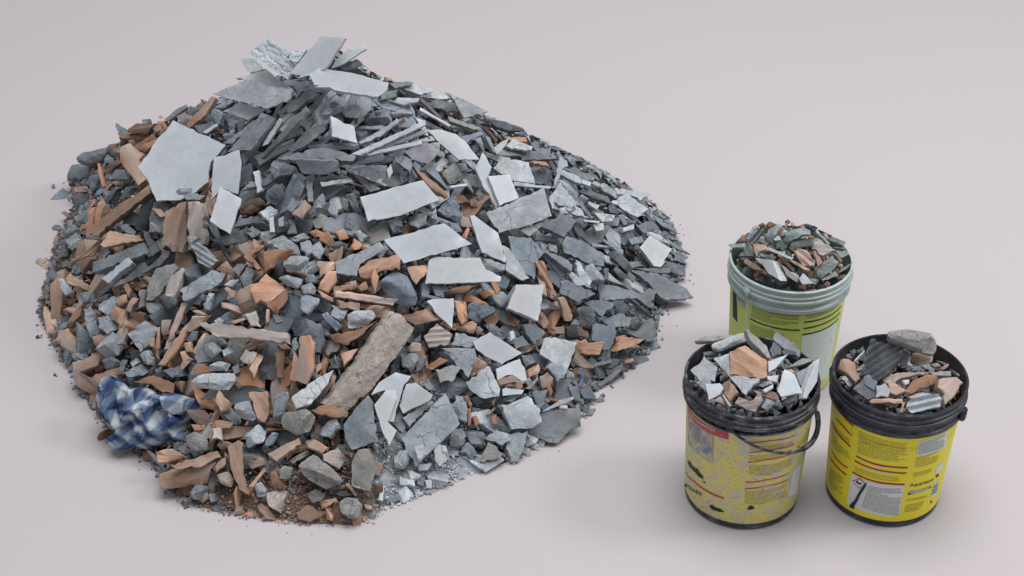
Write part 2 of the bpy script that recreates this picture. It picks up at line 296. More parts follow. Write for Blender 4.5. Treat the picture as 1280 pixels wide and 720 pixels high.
# ------------------------------------------------------------------ the fragments one can tell apart: view window | kind | colour | layer | outline | options | short name | label
WIN = {'A': (160,20,4), 'B': (400,20,4), 'D': (40,140,4), 'E': (300,140,4), 'G': (580,160,4), 'I': (40,300,4), 'J': (300,300,4), 'N': (580,300,4),
       'Q': (60,440,3.272), 'U': (300,480,4), 'V': (500,440,4), 'W': (230,330,7.2), 'X': (0,0,1), '1': (860,400,6), '2': (1040,405,6), '3': (900,265,7.111)}
HEAP = '''
A|S|w|4|605,185 705,115 820,185 798,205 835,242 800,320 740,280 700,250|t=.014 relief=.006 lift=.10 tx=.1 ty=-.2|carved slab|white slab with carved scroll relief at the very top of the heap
A|S|w|4|820,180 895,168 860,220 840,238 805,208|t=.012 relief=.004 lift=.09|carved corner|small carved white corner piece between the scroll slab and the thick white slab
A|S|w|5|968,98 1088,110 985,265 893,302 806,288|t=.02 tx=-.35 ty=-.1 lift=.12|summit slab|thick white rectangular slab standing highest on the heap
A|S|wl|3|1100,165 1190,150 1197,165 1080,240 1015,262 1035,225|t=.022 tx=-.2 lift=.10|propped slab|pale slab end jutting out behind the thick summit slab
A|C|g|3|1110,225 1150,215 1175,245 1110,275 1062,262|lift=.07
X|S|w|6|386,93 398,85 440,91 486,103 484,112 472,121 430,115 393,106|t=.024 ty=.1 lift=.12|broken plank slab|long thick white slab with chipped ends lying across the summit
A|P|l|3|562,212 635,210 690,265 610,285 590,262|lift=.05
A|S|w|3|537,312 690,268 760,320 830,370 820,400 700,350 600,322|t=.009 lift=.06|thin white plate|thin white plate half covered by the mauve plate near the summit
A|P|llv|4|418,390 590,318 700,345 825,370 815,410 790,430 695,462|t=.009 lift=.07|mauve plate|large pale mauve plate with a pointed left end near the summit
A|S|w|3|475,475 560,430 690,465 600,522|t=.009 lift=.045|small white tile|small white four-sided tile just below the mauve plate
A|P|b|2|830,335 895,322 905,345 845,405 836,360
A|P|g|3|495,680 670,482 735,510 615,672|t=.018 tx=-.35 lift=.05|leaning grey plank|grey plank-shaped stone with pale right edge leaning below the mauve plate
A|P|dg|3|770,490 905,360 955,390 830,475|t=.014 tx=-.2 lift=.05
A|P|dg|2|650,710 870,470 890,450 905,472 780,610 665,715|t=.012 tx=-.3 lift=.04
A|P|dg|2|800,670 900,560 985,530 990,570 900,640 825,682|lift=.03
A|S|w|4|1012,500 1130,550 1148,635 1022,600|t=.016 tx=.25 lift=.05|dark-sided tile|small white tile with a dark left edge in the grey chips
A|C|l|3|1080,455 1120,430 1180,465 1150,510 1085,500|lift=.02
A|C|l|3|965,480 1000,458 1030,465 1010,490 975,495|lift=.02
A|C|b|3|385,510 430,460 470,490 455,540 380,530|lift=.03
A|B|or|3|290,540 420,400 442,408 390,490 300,555|t=.02 lift=.03
A|L|r|2|0,565 50,535 130,545 100,590 10,590|lift=.02
A|P|g|2|180,515 245,462 290,438 295,455 220,510 200,525|lift=.03
A|C|yg|2|245,500 285,480 320,500 290,545 250,540|lift=.02
A|C|dg|2|300,470 350,450 420,460 395,482 335,500|lift=.02
A|P|dg|2|310,550 420,530 440,560 370,590|lift=.03
A|S|w|3|370,580 440,537 452,545 390,588|t=.006 lift=.03
A|B|or|2|160,530 175,520 200,560 180,572|lift=.02
A|C|g|2|70,515 110,515 120,535 75,540
A|P|dv|3|480,635 625,520 640,530 520,640|t=.012 lift=.035
A|P|lv|2|668,650 758,510 776,518 700,640|t=.008 lift=.04
B|P|g|3|345,335 430,325 468,330 460,346 380,362|lift=.02
B|B|t|3|325,305 362,300 366,316 335,322|lift=.02
B|P|l|3|400,345 480,348 555,360 572,374 510,395 430,370|lift=.02
B|P|l|3|520,405 600,370 650,410 620,416|lift=.02
B|B|or|3|595,378 660,385 660,410 642,412 610,392|lift=.025
B|P|lg|4|650,390 740,425 845,475 720,510 692,460|t=.008 lift=.035|skyline triangle|light grey triangular plate on the skyline right of the summit
B|C|g|3|540,425 600,410 705,445 690,470 640,480 560,445|lift=.02
B|S|w|4|503,455 655,545 647,553 498,470|t=.006 lift=.03
B|P|rd|3|505,405 615,510 600,520 505,425|t=.012 lift=.025
B|P|yg|3|640,500 775,545 775,570 650,525|t=.014 lift=.03
B|P|b|3|700,605 805,575 820,592 725,636|t=.016 lift=.03
B|B|or|3|668,470 700,475 705,505 675,500
B|C|dg|3|845,515 930,530 1010,555 1025,575 940,585 870,560|lift=.02
B|C|d|2|800,510 845,515 850,545 805,540
B|B|rd|3|810,545 820,540 890,620 880,628|t=.01 lift=.03
B|B|o|3|910,610 1030,600 1040,625 990,635|lift=.015
B|P|lly|4|868,660 905,630 945,612 930,650 885,695|t=.008 lift=.03|beige flake|pale beige flake with a notched edge high on the right slope
B|P|b|3|825,600 850,605 885,690 865,680|t=.01 lift=.03
B|P|l|3|930,650 960,615 1065,650 1060,672 960,665|t=.012 lift=.02
B|P|g|2|1070,660 1160,655 1150,695 1120,705|lift=.015
B|P|g|3|990,670 1070,675 1200,715 1010,722|lift=.01
B|C|d|2|280,480 420,490 350,520 290,530|lift=.015
B|P|l|3|360,430 390,405 500,412 490,430 420,445|lift=.02
B|P|g|2|305,380 390,368 385,405 310,420|lift=.02
B|C|l|2|110,450 170,430 210,470 150,510 115,490|lift=.01
E|P|l|4|870,20 920,45 955,135 920,110 900,60|t=.008 lift=.04
E|S|w|5|925,85 1010,90 1080,108 1140,165 1195,240 1095,240 1015,172|t=.009 arch=.004 lift=.05|curved white plate|large white plate with a curved right edge below the right shoulder of the summit
E|P|lv|5|555,210 925,40 932,62 605,217|t=.008 ty=.5 lift=.06|long stacked plate|longest of the tilted plates stacked on edge in mid slope
E|P|lv|5|690,182 930,80 940,98 712,188|t=.008 ty=.5 lift=.05
E|P|lv|5|620,208 905,140 912,160 640,218|t=.008 ty=.5 lift=.055|lowest stacked plate|lowest of the tilted plates stacked on edge in mid slope
E|P|lv|4|590,150 690,97 785,30 797,45 700,125 605,160|t=.016 ty=.3 lift=.045
E|P|v|4|820,200 930,150 1005,152 1000,195 940,260 868,240|lift=.03
E|B|r|4|780,55 825,25 832,45 790,75|lift=.04
E|P|dv|5|185,235 330,190 430,178 578,220 570,242 420,238 300,242|t=.02 ty=.25 lift=.05|pink-edged slate|dark slate slab with a pinkish broken upper edge in mid slope
E|P|dv|5|268,235 490,242 500,290 420,315 310,308|t=.014 ty=-.4 lift=.06|dark slate face|dark bluish slate facing outward under the pink-edged slab
E|P|dv|5|490,265 735,268 740,330 680,345 540,300|t=.012 ty=-.35 lift=.06|pale-topped slate|dark slate with a straight pale top edge in mid slope
E|S|w|6|735,290 755,260 765,300 745,335|t=.008 lift=.06
E|C|g|4|150,280 165,235 270,268 290,300 170,335|lift=.02
E|P|g|4|740,205 870,230 850,310 810,270|t=.009 lift=.035
E|S|w|6|600,425 760,380 915,340 1000,440 800,520 640,548|t=.014 lift=.05|upper white rectangle|broad white rectangular tile in the middle of the heap
X|S|w|6|480,300 555,279 590,305 545,318 505,329|t=.014 lift=.05|pointed white slab|large white slab with a pointed right end below the white rectangular tile
E|B|rt|4|865,268 920,310 1045,412 1030,422 975,400 925,350|t=.02 lift=.03
E|C|l|4|960,290 1020,215 1050,245 1000,300
E|C|yg|4|1010,300 1075,250 1130,340 1050,362|lift=.01
E|S|w|5|1040,370 1135,355 1137,368 1060,380|t=.006 lift=.02
E|C|b|4|985,490 1060,425 1100,470 1115,510 1100,552 1040,522|lift=.01
E|C|lg|4|840,515 930,495 935,560 890,580 845,562|lift=.01
E|C|lg|3|730,545 800,530 825,590 770,610
E|C|g|3|530,420 570,410 605,500 580,515
E|C|dg|3|545,385 595,395 600,430 560,420
E|C|lg|3|450,420 500,415 510,480 480,520 445,500
E|P|lv|4|400,350 555,330 565,348 410,372|t=.008 lift=.025
E|P|g|3|395,325 450,318 540,318 540,332 400,345|t=.01 lift=.015
E|P|dv|4|560,300 610,320 705,385 650,402|t=.012 lift=.025
E|P|g|4|330,320 355,320 368,445 340,450|t=.012 lift=.02
E|S|wl|4|65,300 95,290 110,390 85,405|t=.012 lift=.02
E|C|dg|4|130,390 215,355 220,420 185,465 130,440|lift=.01
E|C|l|4|95,510 150,470 185,490 165,535 110,540|lift=.01
E|S|w|4|145,530 165,520 172,600 150,602|t=.008 lift=.02
E|C|lg|3|20,350 110,345 115,370 40,388
E|L|r|4|0,470 95,425 135,465 60,515 0,505
E|B|rt|4|260,510 325,435 355,470 310,535|lift=.02
E|C|yg|4|360,550 400,510 475,545 430,580 378,578
E|B|o|3|480,600 520,585 545,630 500,640
E|C|lg|4|570,600 600,585 640,620 610,655
E|B|r|4|600,550 660,630 650,637 605,572|t=.01
E|C|b|3|530,540 570,560 560,590 525,585
E|C|dg|3|450,655 500,640 540,660 520,700 450,690
E|B|o|4|545,690 570,630 615,660 600,685|lift=.01
E|B|o|4|345,600 380,585 425,605 420,620 370,625
E|C|lg|3|250,630 320,605 350,630 280,655
E|C|g|4|20,600 60,570 110,600 60,630
E|C|lg|4|95,640 110,600 160,590 175,620 140,650
E|C|l|3|190,535 215,520 218,570 195,572
E|P|l|4|270,310 300,305 330,325 325,350 270,350
E|C|dg|3|240,540 275,530 285,610 235,610
E|P|dv|3|0,545 60,520 60,560 0,575
E|C|lg|4|370,440 410,405 425,460 400,480 360,470
E|C|l|3|960,500 980,475 985,540 955,530
E|C|dg|4|1180,410 1215,405 1250,470 1225,490 1190,450
E|B|r|4|1145,440 1185,440 1190,475 1155,470
E|B|o|4|1115,620 1140,575 1152,585 1130,632|lift=.02
E|C|b|4|1050,560 1100,540 1115,600 1060,610
G|S|w|4|55,200 95,120 140,195 122,240 160,345 185,390 160,395 95,290|t=.012 lift=.035|tall white shard|tall pointed white shard standing right of the curved white plate
G|S|w|5|120,240 230,235 275,352 180,390 140,290|t=.012 lift=.05|overlapping white tile|small white tile overlapping the tall white shard
G|P|l|4|145,200 200,145 325,170 355,280 240,262|t=.01 amp=.002 lift=.03|wrinkled slab|pale grey slab with a wrinkled surface on the right shoulder
G|C|db|3|335,180 450,215 430,290 355,275
G|P|l|4|250,268 435,293 432,304 250,288|t=.008 lift=.04
G|P|lb|5|480,145 515,165 520,190 490,210 465,285 450,288 462,210|t=.006 lift=.05|curled sliver|thin curled pale sliver standing upright on the right slope
G|B|o|4|330,160 415,170 432,195 350,177|t=.012 lift=.035
G|P|llv|6|110,425 260,362 400,298 440,440 310,490 175,525|t=.012 ty=-.15 lift=.06|marbled tile|large pale tile with mauve marbling on the right slope
G|P|lv|5|275,510 430,452 330,545|t=.008 lift=.04
G|P|l|5|425,350 485,270 560,370 620,450 520,430 440,400|t=.009 lift=.035|pebbled triangle|pale triangular slab with small stones lying on it
G|C|l|6|460,370 480,335 515,360 508,390 472,390|lift=.045
G|C|l|6|515,385 545,370 560,400 535,425 512,410|lift=.045
G|C|l|6|475,400 510,395 510,425 480,425|lift=.04
G|P|dv|5|380,490 490,430 565,460 500,545|t=.012 lift=.04|square dark slate|dark four-sided slate beside the marbled tile
G|P|l|4|480,215 500,208 640,270 632,290 560,270 482,235|t=.012 lift=.03
G|P|g|3|495,200 560,195 640,245 650,265 600,262|lift=.02
G|C|g|4|560,310 620,310 730,350 730,375 640,357|lift=.02
G|C|lb|4|680,290 700,270 770,320 760,355 690,310|lift=.015
G|P|l|4|750,300 860,310 938,328 880,362 850,342 770,328|t=.012 lift=.02|skyline point|pale pointed slab jutting over the right skyline
G|P|l|5|735,370 815,325 925,405 870,445 830,430|t=.01 lift=.03|skyline square|pale square slab near the right skyline
G|C|g|4|720,390 745,375 780,410 770,430 730,425|lift=.01
G|P|l|4|620,365 680,385 665,410 625,385|lift=.01
G|P|g|4|770,435 800,430 820,480 800,485|lift=.02
G|S|wl|5|795,500 850,480 852,505 800,518|lift=.02
G|P|b|4|820,550 890,540 895,570 840,585|lift=.02
G|P|g|4|860,485 945,465 975,500 900,525|lift=.02
G|P|l|4|650,420 760,435 745,465 690,470|lift=.015
G|S|w|5|645,480 700,475 700,510 662,516|lift=.02
G|S|w|5|600,458 680,465 676,475 600,467|t=.005 lift=.025
G|S|w|6|880,598 930,537 1040,605 985,695 950,690|t=.014 lift=.035|edge white tile|square white tile near the right edge of the heap
G|C|g|3|1040,620 1070,610 1125,640 1110,680 1050,660
G|C|g|3|985,700 1030,670 1110,695 1110,740 1060,730
G|P|bg|5|490,580 510,540 590,565 700,630 700,690 640,685 500,622|t=.02 lift=.035|thick cleft slate|thick slate slab with a clean split face on the right slope
G|S|w|6|30,440 50,435 170,525 212,650 205,672 90,622 75,580|t=.014 lift=.05|slanted white slab|tall slanted white slab right of the pointed white slab
N|C|l|5|85,78 120,95 205,122 205,150 150,172 110,150|lift=.025
N|P|l|4|190,25 225,40 330,190 290,205 210,150|t=.01 lift=.03
X|P|b|4|635,295 664,297 680,316 671,328 668,350 655,340 640,315|t=.012 lift=.03|broad blue slate|broad blue-grey slate behind the ridged orange brick
N|B|o|6|358,105 400,107 418,160 465,280 437,290 405,205 375,170|t=.02 ribs=.003 ribw=.014 lift=.045|ridged orange brick|long orange brick fragment with ridges on the right slope
N|B|t|5|370,182 405,180 415,282 388,262|t=.014 lift=.03
N|P|bg|5|400,60 420,50 520,100 545,125 540,160 470,112|t=.018 lift=.03
N|C|lb|5|425,15 465,25 470,65 430,55|lift=.035
N|P|l|4|550,115 580,110 605,160 640,205 625,230 580,205|t=.012 arch=.004 lift=.025
N|C|lb|5|600,135 640,120 700,180 705,215 620,215 597,180|soft=1 lift=.02|round blue stone|rounded smooth blue-grey stone on the right slope
N|C|g|4|697,145 725,140 725,190 705,200|lift=.015
N|P|l|4|515,165 545,160 600,205 640,240 560,225|lift=.02
N|P|bg|5|480,205 520,200 660,268 570,310 480,270|t=.012 lift=.025
N|P|g|5|670,215 780,235 890,270 870,290 680,305|t=.014 lift=.025|grey wedge|long grey wedge-shaped slate low on the right slope
N|C|dg|4|750,150 770,130 825,185 790,195|lift=.01
N|C|g|4|820,150 860,185 845,210 815,180
N|P|g|5|830,150 970,165 1115,245 1150,285 1020,300 980,285 920,210|t=.016 amp=.002 lift=.03|right tip slate|large dark grey slate with a pointed tip at the right end of the heap
N|P|g|4|850,140 1035,138 1030,165 960,165|lift=.02
N|P|g|4|860,285 930,240 970,260 930,340 900,322|lift=.02
N|P|bg|4|600,318 640,300 750,310 750,330 690,385 650,352|lift=.015
N|S|w|6|260,222 400,225 385,350 370,405 220,340|t=.014 lift=.05|tilted white square|white square tile tilted over orange shards in the right half
N|B|ot|5|470,292 500,285 550,375 545,400 510,405 490,340|t=.016 lift=.03
N|C|dg|5|568,340 610,325 650,350 655,400 625,445 580,420|lift=.02 rough=.16|banded boulder|dark layered boulder low on the right slope
N|P|bg|4|680,400 780,365 840,385 830,430 740,440|lift=.015
N|C|dg|5|835,395 870,385 895,420 870,455 835,440|lift=.02
N|P|g|4|810,465 940,390 960,440 958,510 900,500|lift=.012
N|P|b|5|640,420 660,415 720,430 765,415 760,480 730,545 700,550 642,500|t=.014 amp=.002 lift=.025
N|B|ot|5|740,552 790,482 910,492 860,530 760,555|t=.014 lift=.02
N|B|ot|5|530,502 610,495 622,515 705,510 680,575 560,570|t=.016 lift=.025|notched orange brick|orange brick fragment with a notched edge low on the right
N|B|o|4|755,482 810,475 760,512|lift=.01
N|C|d|4|505,430 560,425 585,480 530,495|lift=.02
N|B|r|4|560,432 605,430 632,470 620,490 575,480|lift=.01
N|B|rt|4|415,440 500,430 505,465 430,475
N|P|l|6|400,492 455,485 566,514 508,672 440,612 378,572|t=.014 lift=.04|white-rimmed tile|grey tile with a white broken rim low on the right
N|C|lb|6|420,640 445,610 500,620 500,690 470,715|lift=.04
N|B|rt|5|565,557 650,640 600,640 545,607|t=.014 lift=.02
N|P|g|5|295,422 350,410 410,465 355,525 312,470|t=.014 lift=.02
N|S|w|6|45,507 130,460 290,565 190,620 130,592 62,547|t=.012 lift=.045|chipped white slab|white slab with a ragged lower edge right of the log
N|B|rt|4|362,400 382,350 435,410 400,445
N|B|r|4|205,352 275,400 282,440 240,432
N|B|o|5|20,632 60,590 112,620 100,640 35,685|t=.018 lift=.03
N|B|r|4|0,222 70,205 62,240 0,266
N|B|o|4|132,200 155,195 182,250 160,270
N|B|o|4|70,260 140,245 152,275 100,295
N|B|o|4|15,262 130,322 112,332 0,300
N|C|db|5|15,340 40,310 150,330 160,350 80,410 20,390|lift=.015
N|B|ot|4|0,420 40,405 65,430 20,465
N|C|g|4|45,440 75,430 100,450 70,480
N|S|w|5|232,455 252,455 258,490 235,505|lift=.02
N|P|g|4|180,337 250,230 240,280|lift=.02
N|C|g|3|285,575 340,565 360,610 310,640
N|C|g|4|100,420 140,412 220,480 190,500 140,470
N|P|bg|4|210,500 290,480 330,525 260,545
N|C|dg|3|720,590 800,600 740,640 640,630
N|B|ot|4|800,600 845,590 850,605 810,615
N|P|g|4|840,540 905,530 860,550
N|C|g|3|700,640 790,620 810,650 730,690
V|S|w|6|480,85 550,52 600,35 625,80 635,140 612,150 560,115 487,140|t=.012 lift=.04|torn white tile|white tile with two ragged corners low on the right
V|P|l|6|330,150 435,68 450,75 500,185 495,222 420,235 345,185|t=.014 lift=.04|rimmed grey tile|grey tile with raised white edges beside the torn white tile
J|P|lg|6|475,110 700,10 722,45 600,120 580,178 480,165|t=.028 lift=.045|thick grey plank|thick grey plank-shaped stone left of the pointed white slab
J|B|ot|6|590,150 640,105 785,75 800,95 798,150 720,150 640,195 605,190|t=.02 arch=.01 lift=.04|arched orange brick|arched orange brick shard below the thick grey plank
J|B|o|7|657,190 675,132 695,185 675,270|t=.012 lift=.05
J|C|b|6|690,215 765,145 840,180 890,290 880,330 820,345 710,260|lift=.03 soft=1|blue boulder|large rounded blue-grey boulder in the middle of the heap
X|S|w|6|536,325 543,321 600,322 608,337 627,346 626,352 580,354 531,355|t=.014 lift=.045|lower white slab|wide white slab just below the pointed white slab
J|B|ot|6|835,138 940,120 945,152 880,220 858,195|t=.018 lift=.025
J|B|or|5|1020,257 1180,205 1195,220 1130,260 1040,272|t=.018 lift=.025
J|B|oow|7|475,257 500,252 640,272 790,297 765,328 620,302 480,282|t=.016 ribs=.002 ribw=.012 lift=.05|long orange stick|long straight orange brick stick left of the blue boulder
J|B|rt|6|490,297 600,315 605,350 500,340|t=.022 lift=.03
J|B|rt|5|460,227 570,220 560,250 470,262|lift=.02
J|B|ot|5|575,232 630,207 645,245 590,264|lift=.02
J|B|ot|5|525,215 580,200 585,238 570,250|lift=.025
J|B|ot|6|430,155 480,152 485,200 440,262 390,242|t=.02 lift=.03
J|B|ot|5|385,247 470,290 465,310 410,285|t=.015 lift=.025
J|B|t|5|385,107 465,105 475,145 400,187|t=.02 lift=.02
J|C|lb|5|300,228 355,215 385,250 375,275 310,272|lift=.02
J|C|lb|6|300,290 330,270 400,290 395,325 340,380 305,350|lift=.02|pale egg stone|smooth pale blue-grey stone left of the long orange stick
J|C|b|5|325,190 365,170 390,190 380,220 335,215
J|B|ooo|6|50,250 130,168 235,245 150,305 80,310|t=.022 amp=.002 lift=.035|folded orange brick|bright orange brick piece bent like a folded sheet in the centre left
J|B|or|5|130,312 235,240 242,290 190,370 140,335|t=.018 lift=.02
J|C|lg|6|190,192 240,175 315,195 290,245 240,232|lift=.025
J|B|or|5|120,60 180,45 260,45 290,75 215,110 120,165|t=.03 lift=.03
J|B|or|5|20,80 100,25 125,30 60,85 108,140 88,150|t=.012 arch=.006 lift=.025
J|C|lg|5|130,0 210,-25 285,25 300,70 200,50|lift=.03
J|K|lg|6|210,112 260,75 345,85 350,110 280,165 220,140|lift=.035|gravelly stone|pebbly grey concrete lump above the folded orange brick
J|C|lg|4|300,12 350,0 372,60 330,85 300,50
J|C|lg|4|355,30 400,0 430,40 400,95 365,70
J|C|d|4|450,30 520,10 545,50 500,65
J|C|db|6|245,430 280,372 400,420 420,500 400,560 370,560 345,490 260,470|lift=.03|ridged boulder|big dark blue-grey boulder with a sharp ridge left of the log
J|B|or|5|450,472 590,450 690,400 600,480 540,525 470,510|t=.025 lift=.03
J|K|l|6|535,372 570,350 660,350 675,385 620,440 545,440|lift=.04|pitted stone|pale stone with a row of small pits above the log
J|C|lb|5|455,322 540,345 530,375 500,405 455,380|lift=.025
J|C|b|5|405,372 435,360 510,430 480,455 420,400|lift=.025
X|K|yytl|8|486,389 500,393 516,410 512,419 466,484 434,514 402,504 425,478 455,435|lift=.06 plate=1 t=.035 arch=.010 relief=.004 lift=.05|log|long beige stone lump shaped like a log with flaking skin
J|B|rt|6|800,377 945,343 1000,395 875,425|t=.02 lift=.03|flat pink brick|flat pinkish brick fragment touching the upper end of the log
J|S|w|6|935,305 965,295 1068,292 1070,330 1060,440 975,360|t=.014 lift=.045|white wedge|white wedge-shaped tile right of the blue boulder
J|B|o|5|1072,302 1130,305 1140,400 1110,420 1085,370|t=.02 lift=.025
J|B|lt|6|920,480 985,418 1060,470 1040,520 945,535|t=.03 ribs=.003 ribw=.014 lift=.03|grooved block|pinkish grey block with deep grooves below the white wedge
J|P|lg|5|1050,525 1080,462 1200,495 1150,540|ribs=.0015 ribw=.016 lift=.015
J|P|lb|6|1010,540 1170,542 1185,590 1142,690 1080,622|t=.012 lift=.03|blue-grey triangle|pale blue-grey triangular plate left of the chipped white slab
J|B|or|6|1140,642 1190,590 1232,615 1160,690|t=.02 lift=.035
J|B|t|5|835,542 860,510 905,520 900,560 850,560|lift=.015
J|B|ot|5|1080,440 1165,405 1185,420 1170,465|lift=.015
J|C|lg|5|800,572 880,565 890,600 850,655 810,630|lift=.01
J|C|g|5|890,592 940,580 920,640 870,660
J|P|yg|5|980,645 1060,625 1105,640 1060,710 1000,715|t=.014 lift=.02
J|B|or|5|925,637 1000,587 1040,600 960,650|t=.02 lift=.02
J|B|ot|5|505,562 590,540 560,590 520,627|t=.02 lift=.02
J|C|dg|5|440,600 490,580 515,610 500,640 445,645|lift=.01
X|P|lly|7|364,497 385,480 417,462 410,480 390,504 370,510|t=.022 lift=.045|beige plank|short beige stone plank lying along the left side of the log
J|B|ooo|7|295,485 345,477 367,520 365,650 330,722 250,700 268,560 292,595|t=.02 ribs=.002 ribw=.02 lift=.045|bark-like brick|bright orange upright brick shard with a jagged top like bark
J|B|lt|5|0,592 30,545 85,563 45,640|t=.014 lift=.025
J|B|t|5|45,645 92,565 118,578 70,692|t=.018 lift=.025
J|B|r|5|175,560 225,555 215,690 187,690|t=.016 lift=.02
J|C|dg|4|105,627 160,620 180,650 175,700 100,690
J|B|t|4|365,622 410,615 415,640 380,670
J|C|lg|4|250,590 290,540 285,480 255,500|lift=.0
J|C|b|4|365,570 395,575 395,615 370,612
J|C|dg|4|430,200 455,260 440,300 420,260
J|P|g|4|905,265 1010,290 990,300 910,285|lift=.02
J|P|b|4|960,228 1050,232 1020,290 980,280
J|C|dg|4|865,505 905,470 900,520
J|B|rd|4|920,420 990,400 1000,415 930,470
J|B|rd|4|400,540 440,480 500,470 500,540 440,580
J|C|dg|5|245,30 250,85 290,130 260,140
X|B|lt|8|249,405 257,402 300,408 360,416 360,429 330,425 305,422 272,421|t=.022 ribs=.002 ribw=.018 lift=.06|long pale beam|long pale pinkish ribbed beam lying level on the left half
I|B|t|0|15,125 25,80 65,70 78,90 45,135|t=.02|lone orange chip|larger of two orange chips lying on the floor off the left edge
I|B|t|0|48,136 95,100 115,115 68,140|t=.01|flat orange chip|smaller flat orange chip on the floor off the left edge
I|C|g|3|60,165 100,150 130,175 125,205 85,190
I|C|dg|3|70,225 120,220 130,255 80,262
I|P|l|4|130,195 150,190 200,262 165,275 140,240|lift=.015
I|B|t|5|165,195 190,165 300,240 290,255 180,217|t=.016 lift=.02
I|P|yg|7|570,300 585,200 620,140 705,115 728,140 640,270 600,300|t=.02 ribs=.003 ribw=.018 lift=.045|fanned ribbed slate|rounded slate with parallel ribs like a shell on the left half
I|B|lt|6|665,280 690,190 755,140 765,155 740,230 705,290|t=.018 arch=.006 lift=.035
I|C|db|6|640,285 660,268 730,295 725,330 680,345|lift=.025 soft=1
I|P|lb|7|740,252 900,150 970,165 940,215 800,290 757,305|t=.022 ribs=.002 ribw=.02 lift=.05|white ribbed plank|pale ribbed plank with orange lower edge above the long pale beam
I|B|rt|5|915,147 970,105 1020,180 965,165|t=.012 lift=.03
I|P|dg|6|545,165 700,30 715,32 640,130 560,162|t=.016 lift=.04
I|P|dg|4|400,235 560,110 585,170 440,225|lift=.02|dark wide slate|wide dark brownish slate among orange bricks on the left
I|P|g|6|305,110 560,10 590,60 345,150 300,160|t=.03 lift=.04|grey beam|long dark grey stone beam on the left slope
I|P|l|7|345,192 480,85 502,110 380,215|t=.022 lift=.045|pale bar|short pale grey bar with rough faces below the grey beam
D|B|t|6|340,665 385,590 530,620 555,640 440,660 360,677|t=.022 lift=.035|flat tan brick|flat tan brick fragment just above the grey beam
I|B|rt|5|180,115 260,60 340,-10 350,15 310,75 230,100|t=.016 ribs=.003 ribw=.01 lift=.03
I|C|dg|4|110,55 160,20 180,40 190,85 140,90|lift=.01
I|C|lg|5|160,0 220,-38 250,0 200,40|lift=.01
I|C|bg|5|240,272 270,260 320,270 310,310 245,320|lift=.015
I|C|dg|5|330,260 395,220 402,232 335,285|lift=.015
I|C|lb|6|320,312 410,280 425,340 380,375 330,350|lift=.03
I|B|ot|5|415,282 475,270 472,310 430,332|lift=.025
I|B|ot|6|455,350 500,287 530,290 490,362|t=.022 lift=.03
I|B|r|5|530,252 565,250 560,330 532,342|t=.018 lift=.02
I|B|or|5|455,232 475,217 495,250 485,287|arch=.005 lift=.02
I|C|lg|6|570,312 640,310 650,350 610,370 575,350|lift=.02
I|C|lg|6|250,342 285,335 330,400 340,480 290,495 270,430|lift=.03|layered upright stone|upright layered grey stone with flat top on the left side
I|C|lb|6|330,385 370,372 425,410 425,440 380,472 335,440|lift=.025
I|B|rt|5|200,362 250,337 240,380 182,440 165,430|t=.02 lift=.015
I|B|t|5|120,502 135,452 180,440 240,530 215,585|t=.03 lift=.015|left edge brick|tan brick lump near the left edge of the heap
I|B|t|5|200,612 320,577 340,592 330,625 205,675|t=.03 ribs=.001 ribw=.02 lift=.02|loaf-like brick|tan loaf-shaped brick above the checked cloth
I|C|db|4|155,547 180,540 200,600 180,630 160,600
I|C|b|3|130,592 155,587 160,625
I|C|g|5|350,602 400,582 455,615 420,655 370,650|soft=1 lift=.01
I|B|rt|5|298,482 380,467 390,530 320,570|t=.024 lift=.015
I|B|t|5|400,492 440,442 480,440 460,520 405,525|t=.02 lift=.02
I|B|rt|5|420,362 480,352 475,400 445,432 425,410|t=.02 lift=.02
I|P|lg|6|475,467 560,402 628,440 600,510 540,560|t=.03 ribs=.003 ribw=.02 lift=.035|striped grey block|grey four-sided block with diagonal grooves on the left half
I|C|lb|5|540,572 580,550 608,590 600,625 560,620|lift=.02
I|C|l|5|485,612 520,587 540,610 500,637|lift=.01
I|C|lb|6|460,662 540,617 580,655 550,680 480,685|lift=.015
I|B|o|5|575,502 610,487 615,540 590,532|lift=.02
I|B|ot|5|615,580 625,442 640,432 640,520 632,595|t=.012 lift=.02
I|B|rt|5|645,402 690,400 682,470 650,482|t=.018 lift=.02
I|B|oow|6|655,545 745,312 775,317 742,410 682,545|t=.012 lift=.035|upper splinter|upper of two long orange splinters left of the long pale beam
I|B|ot|6|630,622 770,412 815,375 825,400 720,560 660,625|t=.014 lift=.03|lower splinter|lower of two long orange splinters left of the long pale beam
I|B|ot|6|765,462 800,382 890,380 860,420 790,460|t=.014 lift=.03
I|B|t|5|740,560 760,557 800,600 750,650|t=.016 lift=.025
I|C|b|5|765,502 800,457 830,455 820,500 790,512|lift=.02
I|B|t|5|755,517 790,507 800,560 770,562|lift=.025
I|B|t|5|800,562 850,467 862,472 830,580|t=.012 lift=.03
I|C|lg|6|815,582 830,490 900,470 960,520 900,560 950,600 830,615|lift=.025
I|C|lg|7|865,522 920,505 948,550 900,590 867,560|lift=.045
I|C|l|6|950,552 1000,527 1005,560 960,580|lift=.03
I|C|l|6|880,627 940,605 995,620 980,655 890,655|lift=.02
I|C|lg|4|1000,637 1035,620 1040,660 1010,670
Q|K|l|6|583,118 640,90 765,85 770,120 740,158 600,147|lift=.025 rough=.1|scalloped stone|long pale stone with scalloped ridges right of the cloth
I|C|b|5|655,652 740,630 770,680 700,690|lift=.01
I|C|db|5|610,642 650,627 670,680 630,695
I|B|o|5|800,645 850,620 900,650 890,665 800,667|t=.014 lift=.02
Q|B|rt|6|165,102 285,65 300,85 205,132|t=.024 lift=.03
W|B|oow|6|338,345 400,352 490,380 520,440 440,415 345,385|t=.01 lift=.03
W|C|db|6|385,322 470,305 485,365 430,357|lift=.02
